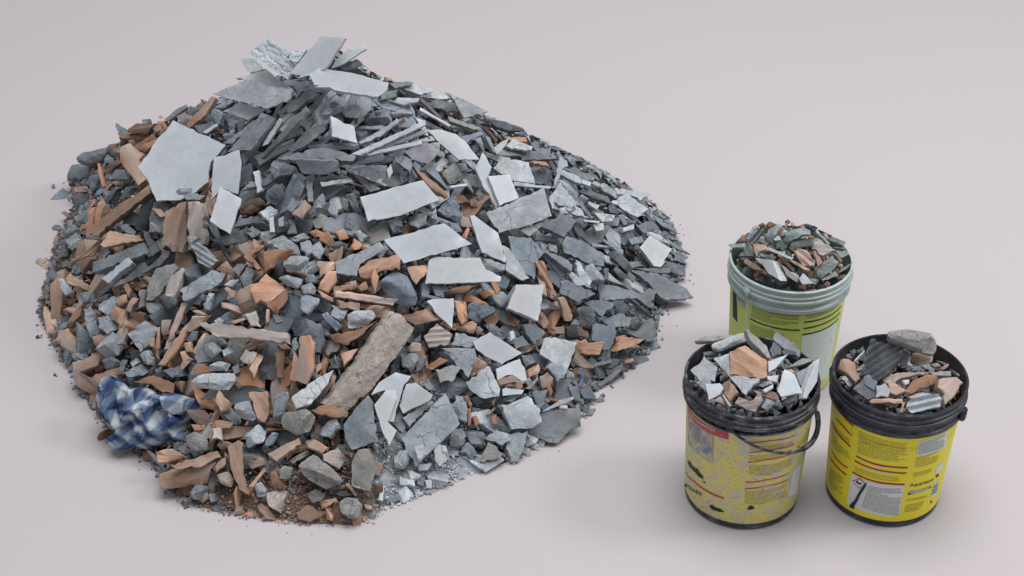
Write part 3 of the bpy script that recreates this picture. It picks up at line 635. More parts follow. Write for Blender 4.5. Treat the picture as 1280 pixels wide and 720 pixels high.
W|B|t|6|420,517 550,482 560,500 460,540|lift=.025
W|B|lt|6|545,452 640,420 690,565 600,560|t=.016 lift=.03
W|B|t|6|730,540 742,402 765,410 757,520|t=.014 lift=.025
W|C|l|6|265,512 310,480 360,510 340,545 290,545|lift=.02
W|C|db|6|60,332 110,300 160,330 140,365 80,365|lift=.03
W|C|l|6|168,362 215,260 255,270 230,420 190,410|lift=.03
W|B|t|6|65,418 120,412 190,440 205,465 90,435|t=.014 lift=.03
W|B|ot|6|205,240 255,217 290,222 230,246|arch=.004 lift=.03
W|B|t|5|360,225 380,205 450,240 440,300 380,320 400,260|t=.012 lift=.025
W|C|dg|6|505,117 560,22 640,60 620,160 545,225|lift=.02
W|P|yg|5|430,47 480,0 560,0 490,102|ribs=.002 ribw=.012 lift=.025
W|C|g|5|560,252 600,300 640,360 700,350 750,380 690,415|lift=.005
W|C|dg|5|465,180 510,170 545,240 490,275|lift=.01
W|C|g|5|790,430 830,430 890,520 830,530|lift=.005
W|P|l|6|355,190 420,140 500,140 430,205|arch=.003 lift=.02
D|S|wl|6|530,275 600,170 705,40 970,165 895,250 880,350 820,400 740,440 622,447 580,340|t=.016 ty=.1 lift=.06|pentagonal slab|very large pale five-sided slab leaning on the upper left of the heap
D|C|l|7|717,405 750,357 800,380 795,405 733,413|lift=.075
D|P|lg|7|750,412 800,402 870,420 840,440 770,440|t=.014 lift=.06
D|S|wl|6|910,228 1035,190 1047,250 1030,410 950,380 892,440|t=.016 tx=.25 lift=.06|upright white plank|tall pale plank-shaped slab right of the pentagonal slab
D|S|w|7|938,372 1048,435 990,610 888,545|t=.016 tx=.1 lift=.075|white kite tile|white kite-shaped tile lying against the upright white plank
D|B|rt|6|648,640 665,500 735,457 775,450 778,700 710,700|t=.03 arch=.014 ribs=.005 ribw=.024 lift=.05|left clay roll|left half of the split tan clay roll under the pentagonal slab
D|B|lt|6|780,450 860,457 868,520 862,660 785,692|t=.03 arch=.014 ribs=.005 ribw=.024 lift=.05|right clay roll|right half of the split tan clay roll under the pentagonal slab
D|B|rt|6|290,577 440,460 580,362 600,395 420,540 330,620 300,612|t=.028 lift=.04|long brick beam|long brown brick beam running up to the pentagonal slab
D|B|ot|5|440,245 450,182 500,165 562,215 540,245 575,345 540,375 490,310|t=.016 arch=.012 lift=.04|curved roof shard|large curved orange roof-tile shard left of the pentagonal slab
D|B|or|4|492,180 600,110 612,125 540,190|t=.014 lift=.02
D|C|g|5|225,237 260,205 375,175 385,200 350,245 290,275 232,257|lift=.015 soft=1|back left boulder|smooth flat grey boulder at the upper left edge
D|C|g|5|170,325 200,265 260,260 320,300 230,340|lift=.005
D|C|yg|5|380,192 470,155 530,150 500,185 450,202 430,230 385,215|lift=.015
D|C|b|6|285,322 330,305 365,340 350,390 300,410 280,360|soft=1 lift=.01|left blue stone|smooth blue-grey stone under the left edge boulders
D|B|rt|4|205,372 270,367 280,395 215,402
D|B|o|6|320,252 335,250 365,365 350,372|t=.014 lift=.03
D|B|rd|5|345,272 430,235 440,255 385,300|t=.02 lift=.01
D|P|dg|5|380,337 420,285 460,285 475,335|t=.012 lift=.02
D|C|dg|5|350,450 410,370 430,380 380,460|lift=.02
D|C|dg|5|195,422 230,400 300,405 315,450 240,490 200,450|lift=.005
D|C|g|4|200,520 290,480 290,550 230,560
D|B|o|6|305,552 335,420 358,460 340,540|t=.014 lift=.03
D|B|o|5|270,640 280,480 312,470 300,600|t=.014 lift=.015
D|B|rt|3|145,502 160,492 205,520 195,540
D|B|rd|3|180,490 190,480 215,495 205,507
D|C|g|4|150,602 210,560 255,600 230,640 160,630
D|C|lg|5|165,642 220,610 255,650 200,690|lift=.015
D|C|dg|4|110,690 150,665 200,690 180,722
D|P|b|0|90,435 155,375 187,400 165,437|t=.012|stray blue flake|pointed blue-grey flake on the floor off the upper left edge
D|C|g|0|97,372 107,350 116,375 105,390||stray sliver|tiny grey sliver on the floor above the blue-grey flake
D|C|g|0|97,570 130,557 160,575 140,590 105,585||stray oval pebble|flat oval grey pebble on the floor off the left edge
D|B|r|3|170,422 195,405 205,420 185,452
D|C|b|6|440,570 470,555 520,600 505,620 455,590|lift=.02
D|B|t|6|600,480 640,485 665,520 640,525|lift=.045
D|B|t|6|585,555 600,548 650,585 640,600|lift=.045
D|C|g|5|600,450 690,450 650,600 580,600|dep=.02 lift=.03|banded pipe|short grey pipe-like stone under the pentagonal slab
D|C|d|4|495,560 590,430 615,420 600,500 560,590 520,587|lift=.01
D|P|dg|4|545,590 580,600 640,690 600,722|lift=.015
D|P|d|4|430,710 520,660 600,650 560,730|lift=.01
I|P|lg|6|790,22 830,10 925,105 890,140 830,112|t=.024 ribs=.003 ribw=.012 lift=.04|ribbed grey stone|ribbed grey stone under the split clay roll
D|C|l|7|770,640 800,617 835,630 790,655|lift=.06
D|C|g|3|413,50 470,80 475,102 435,130
D|L|rd|4|470,92 520,57 610,60 600,85 530,110 475,105|lift=.015
D|B|or|3|440,112 540,105 600,117 590,130 450,132|lift=.01
D|B|or|3|370,162 430,155 412,180
D|C|g|3|550,37 590,35 595,55 555,57
D|B|o|3|630,52 642,40 672,80 655,90|lift=.02
D|B|t|5|450,172 490,165 560,215 500,225|t=.012 lift=.045
D|B|or|4|535,180 640,120 600,170 560,205|t=.014 lift=.025
D|C|dg|4|900,640 960,620 1075,580 1080,640 970,670|lift=.02
D|C|lg|5|1040,385 1100,345 1115,370 1050,392|lift=.02
D|B|rd|5|1040,475 1120,430 1165,465 1080,500|lift=.01
D|P|dv|5|1010,575 1030,540 1100,520 1095,560|t=.014 lift=.02
D|C|l|5|1130,500 1190,470 1225,495 1180,545|lift=.015
D|C|dg|5|1170,390 1215,358 1260,380 1200,460|lift=.01
Q|B|or|5|345,117 430,95 520,130 510,170 468,165 420,130|t=.018 lift=.02
Q|B|rt|5|515,122 560,120 542,165|t=.02
Q|B|t|6|680,200 697,152 740,200 735,230 702,240|t=.026 lift=.02
Q|C|lg|6|763,215 825,200 855,270 840,287 770,262|lift=.025|streaked stone|pale streaked stone right of the cloth
Q|B|ot|6|820,167 895,163 905,250 885,290 855,270|t=.018 ribs=.001 ribw=.015 lift=.03|upright tan brick|upright tan brick slab between the streaked stone and a dark stone
Q|C|g|6|925,172 985,160 990,190 960,300 922,290|lift=.025|tall dark stone|tall flat dark grey stone left of the beige boulder
U|K|yg|7|210,182 225,145 330,120 385,160 350,240 280,258 215,222|lift=.03|beige boulder|squat beige-grey boulder below the beige plank
Q|B|rt|5|650,292 700,278 760,290 745,312 690,312|lift=.015
Q|B|lt|6|675,312 705,310 710,360 668,357|lift=.025
Q|B|r|5|700,357 750,375 720,412 690,385
Q|B|rt|6|735,387 780,360 800,372 800,500 825,585 780,560 750,480|t=.018 lift=.03|long tan brick|long tan brick shard with a forked lower end near the front
U|C|l|7|5,272 95,200 135,235 120,290 40,315|lift=.03|striated oval stone|oval pale stone with slanting striations near the front
U|C|b|6|122,290 160,240 195,245 170,300 130,318|soft=1 lift=.015
U|B|ot|7|138,350 200,315 290,268 300,300 180,385|t=.02 lift=.03|leaf-shaped brick|leaf-shaped light orange brick near the front
Q|B|rt|5|805,442 880,435 890,460 830,480|lift=.01
Q|B|ot|5|820,550 885,470 892,480 840,552|t=.012 lift=.02
Q|B|ot|6|440,405 510,395 575,430 500,450 450,455|t=.018 lift=.03
Q|B|rt|7|500,462 690,405 705,430 620,470 530,480|t=.018 lift=.045|layered brick top|top layer of the flaking brown brick by the front left edge
Q|B|rt|6|450,500 540,470 690,450 640,540 460,565|t=.04 amp=.002 lift=.03|flaking brown brick|large flaking brown brick at the front left edge
Q|B|rt|6|670,472 725,425 730,457 690,490|t=.02 lift=.03
Q|C|yyt|6|690,502 740,487 765,520 750,555 700,535|soft=1 lift=.015
Q|C|lg|5|845,547 870,530 895,560 890,590 855,595|lift=.015
U|C|lt|6|130,545 235,530 215,600 195,640 140,610|lift=.01|pinkish front stone|angular pinkish stone at the front edge
Q|C|yg|5|940,482 980,470 998,500 985,520 945,517|lift=.01
Q|C|yg|6|560,340 610,325 660,370 650,405 600,410 565,380|lift=.03 soft=1|stone under cloth|smooth beige-grey stone at the lower right of the cloth
Q|C|dg|5|530,392 560,385 580,412 535,415
Q|B|or|5|585,297 640,300 645,320 600,325
Q|B|rt|4|610,582 650,570 660,600 630,620
Q|C|g|4|655,582 690,575 700,605 665,615
Q|C|d|0|545,607 570,600 577,630 555,640
Q|C|dg|0|590,612 625,612 620,637
Q|C|dg|3|650,632 690,622 740,640 690,655
Q|B|rt|3|765,632 800,625 800,660 760,665
Q|B|rt|3|860,617 900,630 935,690 890,680|t=.016
Q|P|dg|2|233,368 280,340 286,360 237,372|t=.008
Q|B|r|3|385,410 430,395 420,450 390,442|t=.012
Q|B|rd|3|185,217 240,200 240,250 190,250|t=.02
Q|B|or|3|120,160 150,140 155,165 122,172
Q|C|g|3|95,150 115,130 130,150
Q|C|d|0|20,90 30,77 38,97||stray dark pebble|single dark pebble on the floor left of the loaf-like brick
X|C|d|0|44,419 48,418 50,421 45,422
U|C|lg|6|395,217 480,165 495,220 450,270 392,250|lift=.015
U|B|or|6|355,130 430,100 545,135 540,160 470,165 390,147|t=.02 lift=.035
U|B|ot|5|330,285 370,275 445,320 410,350 342,320|t=.016 lift=.02
U|B|lt|5|415,352 490,318 540,370 500,425 420,382|t=.02 lift=.01
U|B|or|5|530,337 570,335 560,370|lift=.015
U|K|yg|7|290,412 370,350 470,430 525,490 430,530 330,470|lift=.035|front boulder|large greenish beige boulder near the front edge
U|C|yg|5|245,382 330,330 365,340 270,397
U|B|r|5|275,442 300,437 365,500 340,500|t=.016 lift=.015
U|C|yg|5|185,432 215,412 260,425 250,470 200,470|lift=.01
U|P|bg|7|520,202 570,130 640,55 665,90 690,290 560,330 525,270|t=.014 lift=.04|pale-rimmed slate|blue-grey slate with a pale broken rim near the front
U|K|yg|6|560,382 590,330 650,320 690,380 650,540 555,510|dep=.008 lift=.03|speckled plate stone|flat speckled beige-grey stone near the front edge
U|S|w|8|670,105 730,32 775,30 785,70 740,190 785,232 745,310 710,232|t=.01 lift=.06|lower white curl|white curved shard overlapping another white shard right of the log
X|S|w|7|464,494 474,478 495,465 514,470 505,481 500,498 492,527 484,527 485,505 494,488 480,488|t=.012 lift=.05|upper white curl|white shell-like shard right of the log
U|S|w|7|830,0 880,-5 965,55 952,80 815,150 795,110|t=.012 lift=.06|white triangle tile|white triangular tile touching the shell-like white shards
U|P|g|5|800,115 830,215 815,245 760,192|lift=.02
U|P|lg|6|812,168 960,83 968,92 850,215|t=.01 lift=.035
U|P|lb|7|805,275 1025,45 1062,110 1100,200 960,330 880,415 830,330|t=.014 lift=.045|large front slab|large pale slab lying on the front right slope
U|C|l|8|870,312 910,300 942,350 895,385|dep=.006 lift=.06
U|C|lb|7|1055,120 1075,57 1115,60 1138,110 1135,190 1060,165|lift=.03|smooth end stone|smooth pale blue-grey stone touching the right end of the large front slab
U|C|lb|6|765,372 800,330 840,335 850,390 820,430 767,420|lift=.02
U|P|l|7|970,332 990,295 1030,310 1045,370 1000,415 972,380|t=.012 lift=.04
U|C|g|5|1050,262 1100,225 1130,280 1100,320 1055,310|lift=.01
U|C|g|5|1100,232 1180,240 1222,310 1160,300|lift=.01
U|C|bg|6|1105,335 1150,288 1200,350 1180,390 1110,345|lift=.01
V|P|yg|6|400,545 440,450 480,470 515,510 500,530 420,550|t=.01 lift=.02|olive triangle|olive-grey triangular flake at the front right edge
V|P|lv|4|310,522 330,520 395,555 500,520 522,540 430,600|t=.01 lift=.01|front right rim tile|pointed mauve-grey tile tip at the front right edge
V|C|lb|6|420,432 480,390 555,407 550,440 510,465|lift=.02
U|K|yg|5|500,592 530,565 590,570 620,610 590,670 540,680 505,640|lift=.01|front dark stone|olive-grey angular stone at the very front of the heap
U|C|yg|4|340,547 380,525 430,545 420,575 365,590|lift=.01
U|B|ot|4|400,582 480,568 490,590 410,622|t=.018
U|B|rt|3|280,642 340,600 370,620 440,640 350,690 290,672|t=.022
U|B|rt|3|90,602 110,590 165,670 150,690 100,632|t=.018
U|C|dg|4|470,542 530,535 550,560 500,562
U|B|t|4|525,502 545,495 590,555 575,562|t=.01
U|B|ot|3|620,597 660,610 655,630 630,622
U|S|w|5|700,512 725,505 715,585 695,580|t=.012 lift=.01
U|P|l|5|800,462 870,480 875,510 800,500|lift=.01
U|P|g|3|665,612 740,590 745,610 700,640
U|P|g|4|735,577 790,545 810,575 760,602
U|P|l|5|890,402 960,395 940,430 895,430|lift=.015
U|P|l|4|860,517 900,530 910,560 880,562
U|P|l|4|920,482 960,475 960,520 930,520
U|P|g|4|880,472 905,455 925,470 915,510 885,500
U|B|rt|5|670,452 690,387 715,402 700,460|t=.012 lift=.01
U|C|g|2|455,682 490,675 485,712 450,710
V|P|l|7|495,265 560,255 640,222 700,290 705,350 660,380 560,385 525,320|t=.02 arch=.006 lift=.035|domed slab|pale slightly domed four-sided slab at the front right
V|S|w|7|512,187 530,178 620,190 610,210 515,220|t=.014 lift=.04
V|C|lg|6|515,237 560,207 612,215 560,250 520,250|lift=.02
V|P|g|5|660,202 740,185 720,260 695,295|t=.01 lift=.02
V|P|l|6|705,302 800,240 865,222 870,235 790,270|t=.012 lift=.03
V|B|lt|6|790,262 840,262 840,285 800,285|t=.012 lift=.03
V|P|dg|4|640,402 700,310 760,295 900,280 905,370 860,385 790,455 740,450|t=.012 amp=.003 lift=.012|flat dark slab|broad flat dark slab lying at the front right edge
V|P|g|5|750,432 880,302 900,320 880,370 780,457|t=.014 lift=.02
V|P|dg|4|840,167 890,170 905,250 870,237|lift=.01
V|P|dg|1|900,202 920,165 955,170 985,235 920,230|t=.012
V|C|d|0|905,242 940,250 927,280
V|P|dg|0|915,322 950,280 980,278 960,315|t=.008|stray dark flake|thin dark flake on the floor beside the flat dark slab
V|C|dg|0|1000,210 1020,203 1026,216 1008,222
V|P|g|2|985,162 1080,92 1120,80 1060,140 1000,172|t=.012
V|P|dg|4|945,62 1050,37 1060,50 960,80|lift=.01
V|C|lb|5|545,412 640,387 630,450 600,540 560,540 530,480|lift=.015
V|B|or|6|315,227 335,220 358,265 350,280|t=.014 lift=.02
V|B|or|6|335,282 355,275 355,360 340,370|t=.012 lift=.015
V|B|or|6|360,322 380,315 400,355 375,375|lift=.015
V|B|o|6|455,242 480,232 470,270|lift=.015
V|B|or|6|435,312 475,275 478,287 450,314|lift=.015
V|B|or|6|455,322 480,308 485,360 465,362|lift=.015
V|B|or|8|490,142 560,118 630,150 620,160 570,150 500,165|t=.01 lift=.05
V|B|r|7|515,162 545,142 580,170 540,177|lift=.045
V|B|or|6|695,122 735,95 765,130 760,160 710,185|t=.02 lift=.035
V|B|or|6|740,112 765,200 755,225 738,180|t=.012 lift=.03
V|B|t|6|640,87 700,55 710,75 690,110 645,125|t=.018 lift=.03
V|P|yg|6|630,182 690,125 692,137 650,187|t=.008 lift=.04
V|C|g|5|350,230 400,222 415,250 370,262
V|C|g|5|360,275 430,290 400,315 365,305
V|C|lg|4|250,385 310,385 330,420 300,470 260,440|lift=.01
V|C|lg|5|305,480 335,450 350,470 390,520 330,515|lift=.01
V|C|g|5|345,390 410,400 420,460 370,450|lift=.01
X|C|bg|3|742,500 752,494 756,500 746,506
'''
BUCKET = '''
1|P|yg|3|45,160 110,125 330,105 340,125 180,157|t=.012|overhanging plate|long thin grey-beige plate overhanging the rim of the front left bucket
1|K|l|4|170,190 300,130 430,88 455,110 455,150 330,195 225,240 175,217|dep=.014|speckled concrete piece|pale speckled concrete piece on top of the front left bucket
1|B|ot|4|315,232 430,187 590,295 597,420 570,435 320,405|t=.025 ribs=.005 ribw=.03|channelled clay block|orange clay block with a deep channel in the front left bucket
1|P|yg|5|430,62 450,65 590,190 620,280 600,285 470,152|t=.02|grey stick|grey plank-like stick leaning over the channelled clay block
1|P|dv|4|660,85 800,170 840,232 830,280 700,200 640,140|t=.012 ty=-.2|dark curved tile|dark curved tile standing at the back of the front left bucket
1|P|dg|4|615,222 640,152 700,200 705,250 640,270|ribs=.004 ribw=.02
1|B|r|4|560,132 595,85 605,100 580,160
1|S|wl|4|600,312 755,250 660,360 605,390|t=.008|white triangle shard|white triangular shard right of the channelled clay block
1|C|dg|3|700,232 750,220 820,240 815,270 720,262
1|P|yg|4|740,362 860,285 955,295 860,335|t=.012|sloping beige tile|sloping beige-grey tile at the right of the front left bucket
1|S|wl|5|865,585 880,515 960,320 990,287 970,460 892,590|t=.02 tx=.2|standing rim tile|white tile with brown edge standing at the right rim
1|P|lg|3|810,402 930,322 950,340 880,500 840,490|t=.01
1|S|w|5|668,530 725,367 800,405 860,550 700,575|t=.01|white facet shard|white many-sided shard at the front right of the front left bucket
1|P|l|3|185,282 310,250 320,410 540,442 430,560 310,432|t=.014|long pale tile|long pale tile under the channelled clay block
1|P|lv|4|20,375 120,265 225,352 200,460 100,472|t=.012|square grey tile|square mauve-grey tile at the left of the front left bucket
1|P|lg|4|85,492 140,407 175,465 130,540|t=.01
1|S|w|5|130,475 240,472 265,510 240,560 155,600|t=.01|white corner shard|white five-sided shard at the left front of the front left bucket
1|B|rt|4|245,470 310,437 378,540 310,610 265,540|t=.014|brown square shard|brown square shard between two white shards in the front left bucket
1|B|t|4|195,602 245,567 280,635|t=.012
1|P|l|4|255,562 265,555 325,640 310,650|t=.01
1|B|lt|4|350,622 380,577 460,610 540,552 560,590 500,685 440,670|t=.02 ribs=.002 ribw=.012|forked clay shard|forked pinkish clay shard at the front of the front left bucket
1|C|lb|4|555,652 590,590 660,620 600,680|
1|B|or|3|580,532 650,540 665,600 590,582
1|B|t|3|490,522 560,545 540,572
1|S|wl|3|590,422 680,415 670,470 600,450|
1|S|wl|4|560,522 640,480 640,510 580,545
1|C|lg|3|530,482 620,450 640,470 560,500
1|C|dg|3|700,602 770,570 790,610 750,640
1|P|g|3|110,242 170,230 220,250 120,264
2|K|yg|5|398,105 420,60 480,42 740,65 765,100 795,140 800,190 760,235 600,192 540,165 470,140|dep=.034 rough=.2 fac=9 lift=.04|mortar lump|rough beige-grey mortar lump on top of the front right bucket
2|P|dg|4|205,380 290,102 320,110 530,165 510,250 430,350 350,420 300,400|t=.03 ribs=.007 ribw=.014 lift=.02|ribbed slate lump|dark ribbed slate lump under the mortar lump
2|C|lb|4|510,242 540,182 590,200 560,290 515,310
2|L|rt|3|580,282 600,222 760,230 750,290 650,312
2|B|o|4|45,332 65,282 130,268 175,300 190,380 215,420 180,450 90,362|t=.02 arch=.01|bent clay shard|bent orange clay shard at the left of the front right bucket
2|C|l|3|70,412 95,385 160,450 130,470
2|P|dg|4|155,487 240,390 320,480 330,550 270,570|t=.014|dark triangle slate|dark triangular slate at the front left of the front right bucket
2|P|bg|5|240,387 275,375 340,430 320,500 240,450|t=.01
2|P|lv|4|330,462 400,440 440,500 420,550 330,550|t=.01
2|B|oow|5|275,577 300,562 525,555 525,590 290,592|t=.014|straight clay rod|straight orange clay rod at the front of the front right bucket
2|B|oow|4|370,402 490,360 560,365 690,360 690,377 520,402 470,440 560,500 480,535 440,520 420,450|t=.016|angled clay frame|angular orange clay piece in the middle of the front right bucket
2|S|w|5|528,420 580,415 580,445 550,455
2|B|or|5|540,515 600,430 720,378 795,390 780,440 700,475 600,525|t=.018|reddish clay plate|reddish pointed clay plate in the front right bucket
2|B|oow|4|800,415 930,405 985,440 900,560 850,605 830,560 840,530 790,480|t=.018 arch=.006|pale clay plate|light orange clay plate at the right rim of the front right bucket
2|P|l|5|555,622 570,580 680,512 800,520 825,560 810,620 600,668|t=.03 ribs=.006 ribw=.016 lift=.01|ribbed grey block|ribbed pale grey block at the front of the front right bucket
2|B|t|4|570,547 690,500 700,512 600,560|t=.01
2|B|t|3|510,660 530,590 550,590 530,668
2|B|rt|3|420,622 430,590 470,600 450,632
2|P|yg|4|730,357 890,352 895,390 760,387|t=.016
2|B|or|3|740,302 790,290 820,310 770,325
2|B|t|3|800,332 880,290 870,320 830,345
2|C|g|3|780,272 860,290 850,305
2|C|yg|3|550,342 575,305 600,320 580,350
2|C|dg|3|130,200 160,180 180,210 150,250
2|P|l|3|165,272 240,200 246,206 175,280|t=.006
2|P|g|3|890,332 960,380 950,390|t=.008
2|C|dg|3|180,200 230,165 240,200 200,230
2|C|g|3|100,230 130,220 140,255 110,260
3|P|le|4|65,287 225,275 220,310 110,315|t=.014|green overhang plate|pale greenish plate overhanging the left rim of the green bucket
3|B|or|3|160,262 190,200 240,190 225,260
3|P|lg|4|225,240 290,130 320,115 340,130|t=.01
3|P|g|4|225,232 320,150 335,160 250,250|t=.01
3|P|dg|4|280,262 380,140 395,150 300,270|t=.01
3|P|de|4|175,385 240,250 300,330 290,390|t=.016 ribs=.003 ribw=.014|ribbed dark plate|ribbed dark green-grey plate at the left of the green bucket
3|C|le|4|320,270 370,210 440,260 420,300 340,265
3|C|le|5|390,212 430,160 510,95 550,110 500,200 440,250|lift=.01|green wedge stone|pale green wedge stone at the back of the green bucket
3|C|le|5|570,182 730,135 800,160 800,200 660,240 600,265|lift=.01|top green stone|large pale green stone lying highest in the green bucket
3|C|de|4|625,267 700,235 845,245 830,300 680,325 625,305||dark green stone|dark green-grey stone just below the highest green stone
3|C|de|3|480,252 560,245 600,310 560,345 500,300
3|B|t|4|510,192 560,132 565,150 530,210
3|B|r|4|575,77 600,57 625,75 590,110
3|B|or|4|570,150 580,100 605,95 590,155
3|B|ot|4|625,92 650,85 670,125 640,130
3|B|or|4|670,130 735,95 735,130
3|B|r|4|405,105 440,82 500,95 440,140
3|B|r|3|335,112 380,90 395,110 350,142
3|B|or|3|400,122 440,125 430,145
3|C|d|4|740,107 770,98 875,135 840,170 790,140
3|P|le|5|845,172 870,165 980,280 960,285|t=.012
3|P|dg|4|880,152 1000,205 990,212 890,162|t=.008
3|B|ot|4|920,182 960,195 960,240 935,240
3|P|de|4|960,202 1125,265 1100,300 970,252|t=.012
3|B|lt|4|840,262 900,250 1035,340 910,385 815,322|t=.018 ribs=.002 ribw=.014|ribbed beige brick|beige ribbed brick with orange edge at the right of the green bucket
3|P|yg|3|1000,312 1110,310 1110,332
3|P|e|4|1030,342 1140,340 1150,380 1080,410|t=.014
3|B|rt|4|1005,372 1030,365 1095,430 1075,455|t=.016
3|B|oow|5|280,277 400,290 410,330 340,350 330,395 300,340|t=.016|notched clay shard|light orange clay shard with a notch at the left of the green bucket
3|S|w|6|410,330 440,315 655,410 635,425|t=.01 lift=.01|white rod|thin white rod lying across the middle of the green bucket
3|C|e|4|340,357 500,400 480,420 350,385
3|S|wl|5|310,408 475,437 535,612 430,548|t=.03 tx=-.5|thick white tile|thick white tile with a broad side face in the green bucket
3|B|rt|4|205,442 225,415 390,515 355,555|t=.024|left clay bar|brownish clay bar at the front left of the green bucket
3|B|r|4|365,542 390,502 480,555 470,590|t=.02
3|B|rt|4|530,417 560,410 665,500 660,530|t=.014
3|B|ot|4|600,432 650,430 800,510 785,532|t=.014|front clay bar|light orange clay bar at the front of the green bucket
3|B|lt|4|545,472 590,500 700,570 690,630 590,560|t=.02
3|P|l|4|700,592 740,545 840,635 740,650|t=.01
3|B|oow|5|665,347 770,335 845,445 840,475 735,480|t=.022 ribs=.003 ribw=.016|grooved clay tile|light orange grooved clay tile in the middle of the green bucket
3|B|or|4|825,347 850,345 910,430 910,450 875,485|t=.012
3|C|le|5|860,522 1000,390 1050,450 1030,490 900,595 865,575||mossy stone|long pale green stone at the front right of the green bucket
3|S|we|4|905,605 1020,525 1045,555 960,602|t=.01
3|P|g|4|1060,540 1090,500 1190,437 1120,512|t=.008
3|B|ot|3|640,342 690,330 670,355
3|S|w|4|635,382 660,370 645,405
'''
# ------------------------------------------------------------------ fragments from outlines
KIND = {'S': ('tile_shard', 'tile shard', 'tile', 'body'), 'P': ('slate_plate', 'slate', 'slate', 'slate'), 'C': ('stone_chunk', 'stone', 'stone', 'stone'),
        'K': ('concrete_lump', 'concrete lump', 'concrete', 'concrete'), 'B': ('brick_fragment', 'brick fragment', 'clay', 'clay'), 'L': ('brick_fragment', 'brick fragment', 'clay', 'clay')}
GROUP = {'S': 'white tile shards', 'P': 'slate plates', 'C': 'stone chunks', 'K': 'concrete lumps', 'B': 'brick and terracotta fragments', 'L': 'brick and terracotta fragments'}
PIECES = []      # everything that needs a label: dict(o, px, kind, col, short, label, where, size, asp, nv)
def frame_for(n, pts):
    """local axes in the plane: x along the longest extent"""
    best = max(((pts[i] - pts[j]) for i in range(len(pts)) for j in range(i)), key=lambda e: e.length)
    ex = (best - n * best.dot(n)).normalized(); return ex, n.cross(ex)
def add_fragment(kind, col, px, layer, opt, surf, normal, where, short='', label=''):
    cu = sum(p[0] for p in px) / len(px); cv = sum(p[1] for p in px) / len(px)
    P0 = surf(cu, cv, opt.get('lift', 0.0) + (.022 if where == 'heap' else 0)); sn = normal(P0); vw = (CAM - P0).normalized()
    flat = kind in 'SPB' or 'plate' in opt; block = False
    r = random.Random(int(cu * 13 + cv * 977))
    if layer == 0: n = Vector((0, 0, 1)) + vw * .15
    elif kind in 'SP': n = sn * .62 + vw * .5 + Vector((r.gauss(0, .09), r.gauss(0, .09), r.gauss(0, .05)))
    else: n = sn * .45 + vw * .75 + Vector((r.gauss(0, .13), r.gauss(0, .13), r.gauss(0, .1)))
    n = n.normalized() + RT * opt.get('tx', 0) + Vector((0, 0, 1)) * opt.get('ty', 0); n.normalize()
    for _ in range(6):
        if n.dot(vw) > .62: break
        n = (n + vw * .25).normalized()
    pts = []
    for u, v in px:
        d = ray(u, v); pts.append(CAM + d * ((P0 - CAM).dot(n) / d.dot(n)))
    c = sum(pts, Vector()) / len(pts); ex, ey = frame_for(n, pts)
    p2 = [((p - c).dot(ex), (p - c).dot(ey)) for p in pts]
    xs = [p[0] for p in p2]; ys = [p[1] for p in p2]; L = max(xs) - min(xs); W = max(ys) - min(ys)
    seed = int(cu * 31 + cv * 7)
    if kind == 'C' and not opt.get('soft') and 'rough' not in opt and (seed % 10 < 7 or len(px) < 5): block = True
    if block:
        me = flat_piece(p2, opt.get('dep', min(.04, max(.010, .55 * W))), bev=.0022, jit=.0012, step=.008, amp=.0016, seed=seed, taper=-.04, cuts=3)
    elif flat:
        t = opt.get('t', .013 if kind in 'SP' else min(.03, max(.010, .5 * W)))
        me = flat_piece(p2, t, bev=(.0012 if kind in 'SP' else .0025), jit=(.0007 if kind == 'S' else .0010), step=(.012 if kind == 'S' else .009),
                        amp=opt.get('amp', .0005 if kind == 'S' else .0011), ribs=opt.get('ribs', 0), ribw=opt.get('ribw', .012), arch=opt.get('arch', 0),
                        relief=opt.get('relief', 0), seed=seed, taper=.03 if kind in 'SP' else -.02, cuts=2 if kind == 'B' and 'ribs' not in opt and 'arch' not in opt else 0)
    else:
        me = lump_piece(p2, opt.get('dep', min(.045, .42 * W)), seed, facets=int(opt.get('fac', 3 if opt.get('soft') else 7)), rough=opt.get('rough', .05 if opt.get('soft') else .085), soft=bool(opt.get('soft')))
    name, cat, m1, m2 = KIND[kind]
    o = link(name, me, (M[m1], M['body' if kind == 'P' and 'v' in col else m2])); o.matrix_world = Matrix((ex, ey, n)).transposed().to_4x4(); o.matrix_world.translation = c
    o.color = (*colour(col), 1)
    tag(o, None, cat, '%s in the %s' % (GROUP[kind], where))
    PIECES.append(dict(o=o, px=(cu, cv), kind=kind, col=col, short=short, label=label, where=where, size=math.sqrt(L * W), asp=L / max(W, 1e-4), nv=len(px), ribs='ribs' in opt, soft='soft' in opt, floor=layer == 0, poly=px))
    return o
def parse(txt):
    for ln in txt.strip().splitlines():
        f = (ln.split('|') + [''] * 5)[:8]; ox, oy, s = WIN[f[0]]
        px = [(ox + float(a) / s, oy + float(b) / s) for a, b in (q.split(',') for q in f[4].split())]
        opt = {k: float(v) for k, v in (q.split('=') for q in f[5].split())}
        yield f[0], f[1], f[2], int(f[3]), px, opt, f[6].strip(), f[7].strip()
for win, k, col, lay, px, opt, short, label in parse(HEAP):
    add_fragment(k, col, px, lay, opt, lambda u, v, l, z=(lay == 0): hit(u, v, l, z), (lambda p: heap_normal(p.x, p.y)), 'heap' if lay else 'open floor', short, label)
